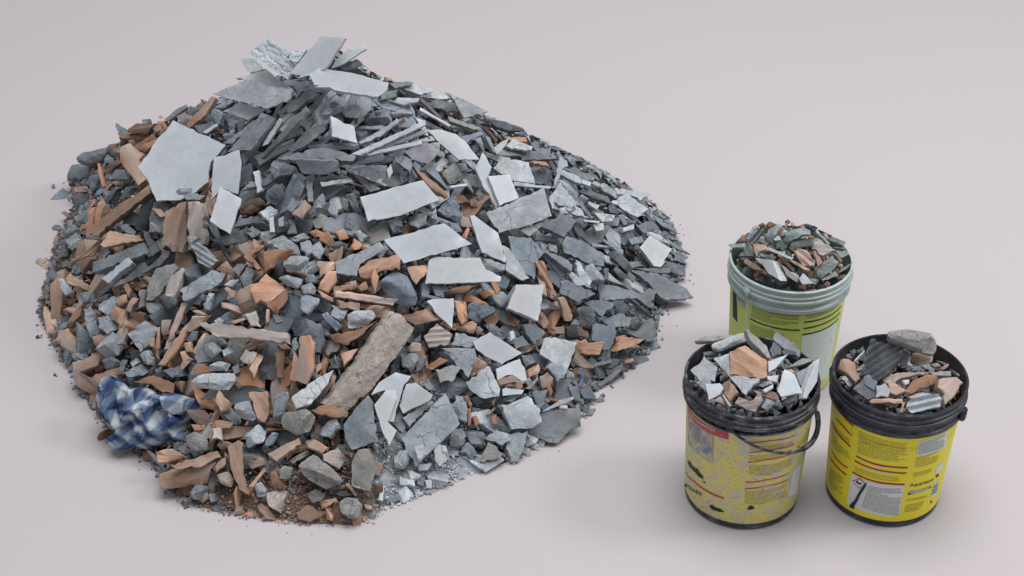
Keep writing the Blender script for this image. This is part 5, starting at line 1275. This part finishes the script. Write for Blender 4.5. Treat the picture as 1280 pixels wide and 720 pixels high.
for k in range(24):
    r = random.Random(100 + k)
    if k % 4 == 0: LIB['C'].append((lump_piece(rand_poly(r, r.choice([5, 6, 7]), r.uniform(1.0, 1.3)), r.uniform(.012, .019), 500 + k, 8, .09), 'rounded'))
    else: LIB['C'].append((flat_piece(rand_poly(r, r.choice([4, 5, 5]), r.uniform(1.0, 1.5)), r.uniform(.012, .022), bev=.002, jit=.0009, step=.008, amp=.0015, seed=500 + k, taper=-.04, cuts=3), 'angular' if k % 2 else 'blocky'))
    n_ = r.choice([3, 4, 4, 5]); LIB['P'].append((flat_piece(rand_poly(r, n_, r.uniform(1.05, 1.9)), r.uniform(.004, .009), jit=.0008, step=.008, seed=600 + k), {3: 'triangular', 4: 'four-sided', 5: 'five-sided'}[n_]))
    lng = k % 3; LIB['B'].append((flat_piece(rand_poly(r, 4 if lng else 5, (1.15, 1.55, 2.2)[lng]), r.uniform(.008, .017), bev=.0018, jit=.0008, step=.009, amp=.0014, ribs=.002 if k % 4 == 0 else 0, ribw=.01, arch=.005 if k % 5 == 0 else 0, seed=700 + k, taper=0, cuts=2 if k % 4 else 0), ('chunky', 'slanted', 'narrow')[lng]))
for kk in LIB:
    for me, _ in LIB[kk]:
        for mm in KIND[kk][2:]: me.materials.append(M[mm])
count = {k: sum(1 for p in PIECES if p['kind'] == k and p['where'] == 'heap') for k in 'SPCKB'}
LIM = {'P': 298 - count['P'], 'C': 298 - count['C'], 'B': 298 - count['B']}
left = dict(LIM); small = []
def stamp(u, v, r):
    x0, x1, y0, y1 = int((u - r) / 2), int((u + r) / 2) + 1, int((v - r) / 2), int((v + r) / 2) + 1
    sub = (gx[y0:y1, x0:x1] - u) ** 2 + (gy[y0:y1, x0:x1] - v) ** 2 < r * r
    return (slice(y0, y1), slice(x0, x1)), sub
def orient(n, r, spread):
    n = (n + Vector((r.gauss(0, spread), r.gauss(0, spread), r.gauss(0, spread)))).normalized(); ex = n.orthogonal().normalized(); a = r.uniform(0, 6.283)
    ex = ex * math.cos(a) + n.cross(ex) * math.sin(a); return ex, n.cross(ex), n
# thin sheets lying over one another like fallen cards: upper middle and right-hand slope
nsh = 0
for _ in range(4000):
    if nsh >= 85 or left['P'] <= 0: break
    u, v = (rng.uniform(330, 640), rng.uniform(105, 255)) if rng.random() < .5 else (rng.uniform(590, 840), rng.uniform(180, 380))
    if not in_poly(OUT_PX, np.array([[u]]), np.array([[v]]))[0, 0]: continue
    sl, sub = stamp(u, v, 9)
    if occ[sl][sub].mean() > .45: continue
    p = hit(u, v, rng.uniform(0, .018))
    if p.z > H(p.x, p.y) + .03: continue
    n = heap_normal(p.x, p.y); a = rng.gauss(.55 if u < 590 else -.5, .35); d = (RT * math.cos(a) + UP * math.sin(a)); n = (n + (CAM - p).normalized() * .25 + Vector((rng.gauss(0, .3), rng.gauss(0, .3), 0))).normalized()
    ex = (d - n * d.dot(n)).normalized(); ey = n.cross(ex); me, shape = rng.choice(LIB['P']); s = rng.uniform(11, 17) / 480 / .019
    o = link('slate_plate', me); o.matrix_world = Matrix((ex * s * rng.uniform(1.1, 1.6), ey * s * rng.uniform(.55, .9), n * s * .8)).transposed().to_4x4(); o.matrix_world.translation = p
    c = rng.choice(['l', 'lg', 'g', 'lb', 'bg', 'lv', 'dg', 'b']); o.color = (*colour(c), 1); tag(o, None, 'slate', 'slate plates in the heap')
    PIECES.append(dict(o=o, px=(u, v), kind='P', col=c, short='', label='', where='heap', size=s * .038, asp=2.6, nv=0, shape=shape, ribs=False, soft=False, floor=False))
    sl, sub = stamp(u, v, 7); occ[sl] |= sub; left['P'] -= 1; nsh += 1
for rad, tries, tol in ((16, 1500, .30), (13, 2500, .26), (11, 3000, .24), (9.3, 4000, .22), (8, 6000, .2), (6.8, 9000, .2), (5.7, 12000, .2), (4.6, 16000, .22), (3.6, 22000, .24), (2.7, 26000, .26)):
    for _ in range(tries):
        u = rng.uniform(46, 868); v = rng.uniform(95, 656); sl, sub = stamp(u, v, rad)
        if occ[sl][sub].mean() > tol: continue
        occ[sl] |= sub & True
        isb = rng.random() < brown(u, v); k = 'B' if isb else rng.choice('CCP' if u < 560 and v > 250 else 'PPPC')
        if v > 535 and u > 470 and rad > 6.8 and rng.random() < .7: k = None
        if k and v > 600 and u < 470 and rng.random() < .5: k = None
        if k and rad > 4 and left[k] > 0:
            left[k] -= 1
            me, shape = rng.choice(LIB[k]); p = hit(u, v, rng.uniform(-.016, .016))
            if p.z > H(p.x, p.y) + .022: left[k] += 1; continue
            n = heap_normal(p.x, p.y)
            ex, ey, n = orient(n + (CAM - p).normalized() * .5, rng, .5 if u < 560 else .36)
            o = link(KIND[k][0], me); s = rad * 1.62 / 480 / .019
            o.matrix_world = Matrix((ex * s * rng.uniform(.9, 1.35), ey * s * rng.uniform(.75, 1.05), n * s)).transposed().to_4x4(); o.matrix_world.translation = p
            c = rng.choice(['o', 'or', 'rt', 't', 'ot', 'r', 'rt', 't']) if isb else greys(u, v); o.color = (*colour(c), 1)
            tag(o, None, KIND[k][1], '%s in the heap' % GROUP[k])
            PIECES.append(dict(o=o, px=(u, v), kind=k, col=c, short='', label='', where='heap', size=s * .038, asp=1.2, nv=0, shape=shape, ribs=False, soft=False, floor=False))
        else: small.append((u, v, rad, isb))
# the countless small chips: one object per kind of stuff
def hull(r, n=9, fl=1.0):
    b_ = bmesh.new()
    for _ in range(n):
        d = Vector((r.gauss(0, 1), r.gauss(0, 1), r.gauss(0, 1))).normalized(); b_.verts.new((d.x * r.uniform(.75, 1), d.y * r.uniform(.6, .95), d.z * fl))
    g_ = bmesh.ops.convex_hull(b_, input=b_.verts[:]); bmesh.ops.delete(b_, geom=[x for x in g_['geom_interior'] if isinstance(x, bmesh.types.BMVert)], context='VERTS')
    b_.verts.index_update(); b_.verts.ensure_lookup_table()
    V = np.array([v.co[:] for v in b_.verts]); Fc = np.array([[v.index for v in f.verts] for f in b_.faces if len(f.verts) == 3]); b_.free(); return V, Fc
HULL = {'stone': [hull(random.Random(k), 10, .75) for k in range(24)], 'slate': [hull(random.Random(50 + k), 9, .26) for k in range(24)], 'clay': [hull(random.Random(90 + k), 8, .4) for k in range(24)]}
class Chips:
    def __init__(s): s.V = []; s.F = []; s.C = []; s.n = 0
    def add(s, kind, p, ex, ey, n, r, col):
        V, Fc = rng.choice(HULL[kind]); W = V @ np.array([ex * r, ey * r, n * r]) + np.array(p)
        s.V.append(W); s.F.append(Fc + s.n); s.n += len(V); s.C.append(np.tile(np.array([*col, 1.0]), (len(V), 1)))
    def build(s, name, label, cat, kind='stuff'):
        V = np.concatenate(s.V); Fc = np.concatenate(s.F); me = bpy.data.meshes.new(name); me.from_pydata(V.tolist(), [], Fc.tolist())
        at = me.color_attributes.new('Col', 'FLOAT_COLOR', 'POINT'); at.data.foreach_set('color', np.concatenate(s.C).astype(np.float32).ravel()); me.update()
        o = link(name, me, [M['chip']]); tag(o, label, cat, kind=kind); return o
CH = {'stone': Chips(), 'slate': Chips(), 'clay': Chips()}
def chip(u, v, r_m, isb, lift):
    k = 'clay' if isb else rng.choice(('stone', 'stone', 'slate') if u < 560 and v > 250 else ('slate', 'slate', 'stone'))
    p = hit(u, v, lift) if isinstance(lift, float) else lift
    if p.z > H(p.x, p.y) + .02: return
    n = heap_normal(p.x, p.y)
    sky_ = u > 300 and v < 330 and deep(p) < .55
    if sky_: k = 'slate'; isb = isb and rng.random() < .5
    ex, ey, n = orient(n, rng, .28 if sky_ else .5); c = rng.choice(['o', 'or', 'rt', 't', 'r', 'r']) if isb else greys(u, v)
    f_ = 1 if v > 535 and u > 470 else .72   # small chips darkened: own mid grey plus gap shade put into the colour
    CH[k].add(k, p, ex, ey, n, r_m, [x * f_ for x in colour(c, .2)])
for u, v, rad, isb in small: chip(u, v, rad * 1.45 / 480, isb, rng.uniform(-.05, -.012) * deep(hit(u, v)) if heap_t(*hit(u, v).xy) < .86 else rng.uniform(-.02, .004))
# an under-layer of grit that shows in every gap, finer towards the foot
area_n = 0
while area_n < 11500:
    a = rng.uniform(0, 2 * math.pi); t = math.sqrt(rng.uniform(0, 1.0) if area_n < 7000 else rng.uniform(.66, .995)); k = int(a / (2 * math.pi) * NA) % NA; R = RAD[k] * t * 1.0
    x = PEAK.x + R * math.cos(a); y = PEAK.y + R * math.sin(a)
    if y > PEAK.y + .5: continue
    z = H(x, y); u, v = project((x, y, z)); area_n += 1
    tiny = (v > 535 and u > 470) or (v > 600 and u < 470)
    sky = deep((x, y, z)) < .55 and not tiny
    if sky and rng.random() < .45: continue
    chip(u, v, rng.uniform(.003, .009) if tiny else rng.uniform(.010, .024) if sky else rng.uniform(.005, .015), rng.random() < brown(u, v), Vector((x, y, z - rng.uniform(.045, .08) * min(1, (1 - t) * 6) * deep((x, y, z)) + .002)))
# crumbs strewn on the floor round the foot
for _ in range(420):
    k = rng.randrange(len(FOOT_PX)); a, b2_ = FOOT_PX[k], FOOT_PX[(k + 1) % len(FOOT_PX)]; s = rng.random(); u = a[0] + (b2_[0] - a[0]) * s; v = a[1] + (b2_[1] - a[1]) * s
    g = on_z(u, v); d = (g.xy - PEAK).normalized(); e = rng.expovariate(1 / .012) - .012; g.x += d.x * e; g.y += d.y * e
    r_m = rng.uniform(.0018, .006) * (1 if e < .02 else .6); g.z = r_m * .4; uu, vv = project(g); chip(uu, vv, r_m, rng.random() < brown(uu, vv), g)
# fine pale grit at the front right foot, brown crumbs at the front left
for _ in range(7000):
    if rng.random() < .6: u = rng.gauss(532, 36); v = rng.gauss(592, 24)
    else: u = rng.gauss(372, 75); v = rng.gauss(633, 14)
    g = on_z(u, v)
    if heap_t(g.x, g.y) > 1.015: continue
    z = H(g.x, g.y); p = Vector((g.x, g.y, z + rng.uniform(-.006, .008))); uu, vv = project(p); chip(uu, vv, rng.uniform(.0016, .0062), u < 470 and rng.random() < .75, p)
CH['stone'].build('stone_chips', 'small grey stone chips filling the gaps of the heap', 'stone chips'); CH['slate'].build('slate_chips', 'thin pale and grey slate chips scattered over the heap', 'slate chips'); CH['clay'].build('brick_crumbs', 'small orange and brown brick crumbs between the stones', 'brick crumbs')
# earth and dust under it all
bm = bmesh.new(); NR, NT = 46, 180; rings = []
for i in range(NR + 1):
    t = i / NR; row = []
    for k in range(NT):
        a = 2 * math.pi * k / NT; R = RAD[int(k / NT * NA)] * t * (1 + .022 * noise.noise((math.cos(a) * 7, math.sin(a) * 7, 2)) + .012 * noise.noise((math.cos(a) * 25, math.sin(a) * 25, 5)))
        x = PEAK.x + R * math.cos(a); y = PEAK.y + R * math.sin(a); z = H(x, y)
        uu, vv = project((x, y, z)); zn = vv > 560 and 240 < uu < 640
        z = max(z - .085 * min(1, max(0, (1 - t) - .09) * 6 if zn else (1 - t) * 9) * max(.12, deep((x, y, z))) + .006 * noise.noise((x * 40, y * 40, 0)) * min(1, (1 - t) * 6), .0) if t < 1 else -.003
        row.append(bm.verts.new((x, y, z)))
    rings.append(row)
for A, B in zip(rings, rings[1:]):
    for k in range(NT):
        try: bm.faces.new((A[k], B[k], B[(k + 1) % NT], A[(k + 1) % NT])).smooth = True
        except ValueError: pass
bmesh.ops.remove_doubles(bm, verts=bm.verts[:], dist=1e-5)
me = bpy.data.meshes.new('debris_dust'); bm.to_mesh(me); bm.free()
at = me.color_attributes.new('Col', 'FLOAT_COLOR', 'POINT')
for vtx in me.vertices:   # brown soil at the front left foot, pale stone dust at the front right foot, elsewhere earth coloured near black as shade for the gaps
    u, v = project(vtx.co); so = max(0, 1 - math.hypot((u - 350) / 150, (v - 640) / 36)); po = max(0, 1 - math.hypot((u - 535) / 95, (v - 600) / 55)); so = min(1, so * 2.2); po = min(1, po * 2.2)
    cc = [a * (1 - so) + b2 * so for a, b2 in zip((.04, .037, .037), (.26, .165, .112))]; at.data[vtx.index].color = (*[a * (1 - po) + b2 * po for a, b2 in zip(cc, (.46, .485, .505))], 1)
m, nt, b = new_mat('debris_dust'); tc = nd(nt, 'ShaderNodeTexCoord'); an = nd(nt, 'ShaderNodeAttribute', attribute_name='Col')
n1 = nd(nt, 'ShaderNodeTexNoise', i_Scale=110.0, i_Detail=6.0, i_Roughness=.7); nt.links.new(tc.outputs['Object'], n1.inputs['Vector'])
c = mix(nt, an.outputs['Color'], ramp(nt, n1.outputs['Fac'], [(.3, (.45,) * 3), (.7, (1.3,) * 3)]), 1.0, 'MULTIPLY'); nt.links.new(c, b.inputs['Base Color']); b.inputs['Roughness'].default_value = .95
bump(nt, b, n1.outputs['Fac'], 1.0, .008)
tag(link('debris_dust', me, [m]), 'earth and dust under the heap of rubble, darkened as shade in gaps', 'dust', kind='stuff')
# ------------------------------------------------------------------ filling inside the buckets
for i in range(3):
    s_, n_, f_ = bk_surface(i); bx, by = BK[i]; ch = Chips()
    for k in range(360):
        a = rng.uniform(0, 6.283); q = .133 * math.sqrt(rng.random()); x = bx + q * math.cos(a); y = by + q * math.sin(a); z = f_(x, y) - rng.uniform(.042, .075)
        isb = rng.random() < (.25, .4, .45)[i]; ex, ey, n = orient(n_(Vector((x, y, z))), rng, .5)
        cc = rng.choice(['or', 'rt', 'r', 't']) if isb else rng.choice((['lg', 'g', 'dg'], ['dg', 'g', 'yg'], ['e', 'de', 'dg', 'le'])[i])
        ch.add('clay' if isb else rng.choice(('stone', 'slate')), Vector((x, y, z)), ex, ey, n, rng.uniform(.008, .02), colour(cc, .2))
    # the load goes down to the bucket's floor plate
    ch.add('stone', Vector((bx, by, BH - .10)), Vector((1, 0, 0)), Vector((0, 1, 0)), Vector((0, 0, 1)), .07, (.03, .03, .03))
    ch.build('bucket_fill', 'small broken chips filling the %s below its larger pieces' % BNAME[i], 'rubble fill')
# ------------------------------------------------------------------ the crumpled cloth: a sheet pushed together until it buckles
def make_cloth():
    cu, cv = 60 + 395 / 3.272, 440 + 262 / 3.272; c = hit(cu, cv, .0); n = (heap_normal(c.x, c.y, .08) * .7 + (CAM - c).normalized() * .45).normalized()
    ex = (RT - n * n.dot(RT)).normalized(); ey = n.cross(ex); bd = []
    for u, v in CLOTH_PX:
        d = ray(u, v); p = CAM + d * ((c - CAM).dot(n) / d.dot(n)) - c; bd.append((p.dot(ex), p.dot(ey)))
    bd = np.array(bd); ang = np.arctan2(bd[:, 1], bd[:, 0]); rr = np.hypot(bd[:, 0], bd[:, 1]); od = np.argsort(ang)
    A = np.concatenate([ang[od] - 2 * np.pi, ang[od], ang[od] + 2 * np.pi]); Rr = np.tile(rr[od], 3)
    NR_, NT_ = 90, 300; P3 = np.zeros((NR_ + 1, NT_, 3)); UVs = np.zeros((NR_ + 1, NT_, 2))
    def tri(x): f_ = abs((x % 2) - 1); return f_ ** 1.3
    for a_ in range(NT_):
        th = 2 * np.pi * a_ / NT_ - np.pi; lim = float(np.interp(th, A, Rr))
        for r_ in range(NR_ + 1):
            q = r_ / NR_; x = math.cos(th) * lim * q; y = math.sin(th) * lim * q
            wx = x + .030 * noise.noise((x * 13, y * 13, 1)); wy = y + .030 * noise.noise((x * 13, y * 13, 9))
            # long folds run down the slope and fan out from two pinched spots
            e = math.sqrt(max(0, 1 - q ** 3)); z = .006 + .016 * e + e * (.030 * tri(wx * 26 + wy * 10 + 1.6 * noise.noise((x * 9, y * 9, 4))) + .022 * tri(wx * 15 - wy * 33 + 1.8 * noise.noise((x * 10, y * 10, 7))) + .016 * tri(wx * 38 + wy * 34 + 2.2 * noise.noise((x * 16, y * 16, 12))) + .007 * tri(wx * 70 - wy * 60 + 2 * noise.noise((x * 25, y * 25, 2)))) + .012 * noise.noise((x * 11, y * 11, 3)) * e
            k = .024 * e; P3[r_, a_] = (x + k * noise.noise((wx * 20, wy * 20, 21)), y + k * noise.noise((wx * 20, wy * 20, 33)), z)
            UVs[r_, a_] = (x * .87 + y * .5 + z * .9 + .02 * noise.noise((x * 12, y * 12, 5)), y * .87 - x * .5 + z * .7 + .02 * noise.noise((x * 12, y * 12, 15)))
    Wd = np.array(c) + P3[..., :1] * np.array(ex) + P3[..., 1:2] * np.array(ey) + (P3[..., 2:] + .014) * np.array(n)
    idx = np.arange((NR_ + 1) * NT_).reshape(NR_ + 1, NT_); nx_ = np.roll(idx, -1, 1); Fq = np.stack([idx[:-1], idx[1:], nx_[1:], nx_[:-1]], -1).reshape(-1, 4)
    me = bpy.data.meshes.new('checked_cloth'); me.from_pydata(Wd.reshape(-1, 3).tolist(), [], Fq.tolist()); me.update()
    uv = me.uv_layers.new(name='UVMap'); li = np.zeros(len(me.loops), int); me.loops.foreach_get('vertex_index', li)
    U = UVs.reshape(-1, 2)[li]; uv.data.foreach_set('uv', U.astype(np.float32).ravel())
    for f in me.polygons: f.use_smooth = True
    m, nt, b = new_mat('checked_cotton'); L = nt.links.new; tc = nd(nt, 'ShaderNodeTexCoord'); sp = nd(nt, 'ShaderNodeSeparateXYZ'); L(tc.outputs['UV'], sp.inputs[0])
    def stripe(sock):
        k = nd(nt, 'ShaderNodeMath', operation='MULTIPLY'); L(sock, k.inputs[0]); k.inputs[1].default_value = 2 * math.pi / .05
        s = nd(nt, 'ShaderNodeMath', operation='SINE'); L(k.outputs[0], s.inputs[0])
        r_ = nd(nt, 'ShaderNodeMapRange', interpolation_type='SMOOTHSTEP'); r_.inputs['From Min'].default_value = -.6; r_.inputs['From Max'].default_value = .6; L(s.outputs[0], r_.inputs['Value']); return r_.outputs[0]
    a_ = nd(nt, 'ShaderNodeMath', operation='ADD'); L(stripe(sp.outputs['X']), a_.inputs[0]); L(stripe(sp.outputs['Y']), a_.inputs[1]); h = nd(nt, 'ShaderNodeMath', operation='MULTIPLY'); L(a_.outputs[0], h.inputs[0]); h.inputs[1].default_value = .5
    nz = nd(nt, 'ShaderNodeTexNoise', i_Scale=40.0, i_Detail=5.0); L(tc.outputs['UV'], nz.inputs['Vector'])
    c_ = ramp(nt, h.outputs[0], [(0, (.47, .505, .54)), (.5, (.165, .215, .32)), (1, (.04, .065, .14))]); c_ = mix(nt, c_, ramp(nt, nz.outputs['Fac'], [(.3, (.8,) * 3), (.7, (1.15,) * 3)]), 1.0, 'MULTIPLY')
    L(c_, b.inputs['Base Color']); b.inputs['Roughness'].default_value = 1.0; b.inputs['Specular IOR Level'].default_value = .0
    wv = nd(nt, 'ShaderNodeTexNoise', i_Scale=900.0); L(tc.outputs['UV'], wv.inputs['Vector']); bump(nt, b, wv.outputs['Fac'], .2, .001)
    o = link('checked_cloth', me, [m]); md = o.modifiers.new('thick', 'SOLIDIFY'); md.thickness = .0012
    tag(o, 'crumpled blue and white checked cloth lying on the lower left of the heap', 'cloth')
make_cloth()
a = hit(500 + 890 / 4, 440 + 184 / 4, .012); b_ = hit(500 + 914 / 4, 440 + 132 / 4, .022)
m, nt, bb = new_mat('blue_plastic'); bb.inputs['Base Color'].default_value = (.06, .16, .42, 1); bb.inputs['Roughness'].default_value = .4
tag(link('plastic_stick', tube([a, a.lerp(b_, .5), b_], .0035), [m]), 'small blue plastic stick in the grit at the right foot of the heap', 'stick')
# ------------------------------------------------------------------ labels: each fragment told apart by its look and its nearest landmark
used = {}
marks = {}
for p in PIECES:
    if p['short']: marks.setdefault(p['where'] if p['where'] != 'open floor' else 'heap', []).append(p)
    if p['label']: p['o']['label'] = p['label']; used[p['label']] = p
marks['heap'].append(dict(px=(195, 520), short='checked cloth')); marks['open floor'] = marks['heap']
def side(p, q):
    dx, dy = p['px'][0] - q['px'][0], p['px'][1] - q['px'][1]
    if abs(dx) > 2.2 * abs(dy): return 'right of' if dx > 0 else 'left of'
    if abs(dy) > 2.2 * abs(dx): return 'below' if dy > 0 else 'above'
    return ('below and right of' if dx > 0 else 'below and left of') if dy > 0 else ('above and right of' if dx > 0 else 'above and left of')
def noun(p):
    k = p['kind']
    if k in 'BL': 
        if p['ribs']: return 'ribbed brick piece'
        return ('brick stick' if p['asp'] > 3.4 else 'brick sliver' if p['asp'] > 2.3 else 'brick shard')
    if k in 'SP':
        b_ = 'tile shard' if k == 'S' else 'slate plate'
        if p['ribs']: return 'ribbed slate'
        return 'thin strip' if p['asp'] > 4 else 'long ' + b_ if p['asp'] > 2.4 else b_
    return 'concrete lump' if k == 'K' else ('oblong stone' if p['asp'] > 2.2 else 'stone')
for p in PIECES:
    if p['label']: continue
    sz = p['size']; size = 'tiny' if sz < .022 else 'small' if sz < .036 else 'medium' if sz < .06 else 'large'
    shp = p.get('shape') or ('smooth' if p['soft'] else {3: 'triangular', 4: 'four-sided', 5: 'five-sided'}.get(p['nv'], 'irregular'))
    if p['kind'] == 'C' and not p.get('shape') and not p['soft']: shp = 'angular' if p['nv'] < 6 else 'lumpy'
    near = sorted(marks[p['where']], key=lambda q: (q['px'][0] - p['px'][0]) ** 2 + (q['px'][1] - p['px'][1]) ** 2)[:6]
    w = WORD[p['col']]; nn = noun(p); cands = []
    tail = '' if p['where'] == 'heap' else ' on the floor' if p['floor'] else ''
    dist = math.hypot(near[0]['px'][0] - p['px'][0], near[0]['px'][1] - p['px'][1])
    for q in near[:2]: cands.append(f"{size} {w} {shp} {nn}{tail} just {side(p, q)} the {q['short']}")
    for i_ in range(3):
        for j_ in range(i_ + 1, 5): cands.append(f"{size} {w} {nn}{tail} {side(p, near[i_])} the {near[i_]['short']} and {side(p, near[j_])} the {near[j_]['short']}")
    cands = [c for c in cands if len(c.split()) <= 16]
    for c in cands:
        if c not in used: break
    used[c] = p; p['o']['label'] = c
FLOOR = (.492, .452, .466)
WCOL, WSTR = (.96, .975, 1.0), .42
LAMPS = [('key_lamp', (4.6, 3.2, 4.8), (0, 3.7, .2), 1.8, 125, (1, .985, .96)), ('top_lamp', (.5, 3.6, 7.0), (.1, 3.6, 0), 5.2, 410, (.98, .985, 1))]
EXPO = 0.0
# ------------------------------------------------------------------ floor, light, view
bm = bmesh.new(); bmesh.ops.create_grid(bm, x_segments=8, y_segments=8, size=40)
me = bpy.data.meshes.new('floor'); bm.to_mesh(me); bm.free()
m, nt, b = new_mat('pale_pinkish_floor'); tc = nd(nt, 'ShaderNodeTexCoord'); n1 = nd(nt, 'ShaderNodeTexNoise', i_Scale=1.1, i_Detail=3.0); nt.links.new(tc.outputs['Object'], n1.inputs['Vector'])
nt.links.new(mix(nt, FLOOR, tuple(c * .975 for c in FLOOR), n1.outputs['Fac']), b.inputs['Base Color']); b.inputs['Roughness'].default_value = .9; b.inputs['Specular IOR Level'].default_value = .1
n2 = nd(nt, 'ShaderNodeTexNoise', i_Scale=260.0, i_Detail=2.0); nt.links.new(tc.outputs['Object'], n2.inputs['Vector']); bump(nt, b, n2.outputs['Fac'], .06, .001)
fl = link('floor', me, [m]); fl.location = (0, 8, 0); tag(fl, kind='structure')
w = bpy.data.worlds.new('World'); SC.world = w; w.use_nodes = True
w.node_tree.nodes['Background'].inputs['Color'].default_value = (*WCOL, 1); w.node_tree.nodes['Background'].inputs['Strength'].default_value = WSTR
def area(name, loc, target, size, power, col):
    l = bpy.data.lights.new(name, 'AREA'); l.shape = 'DISK'; l.size = size; l.energy = power; l.color = col
    o = bpy.data.objects.new(name, l); C.objects.link(o); o.location = loc
    o.rotation_euler = (Vector(target) - Vector(loc)).to_track_quat('-Z', 'Y').to_euler(); return o
for a in LAMPS: area(*a)
SC.view_settings.view_transform = 'Standard'; SC.view_settings.look = 'None'; SC.view_settings.exposure = EXPO; SC.view_settings.gamma = 1
SC.render.film_transparent = False
SC.cycles.diffuse_bounces = 1; SC.cycles.max_bounces = 4
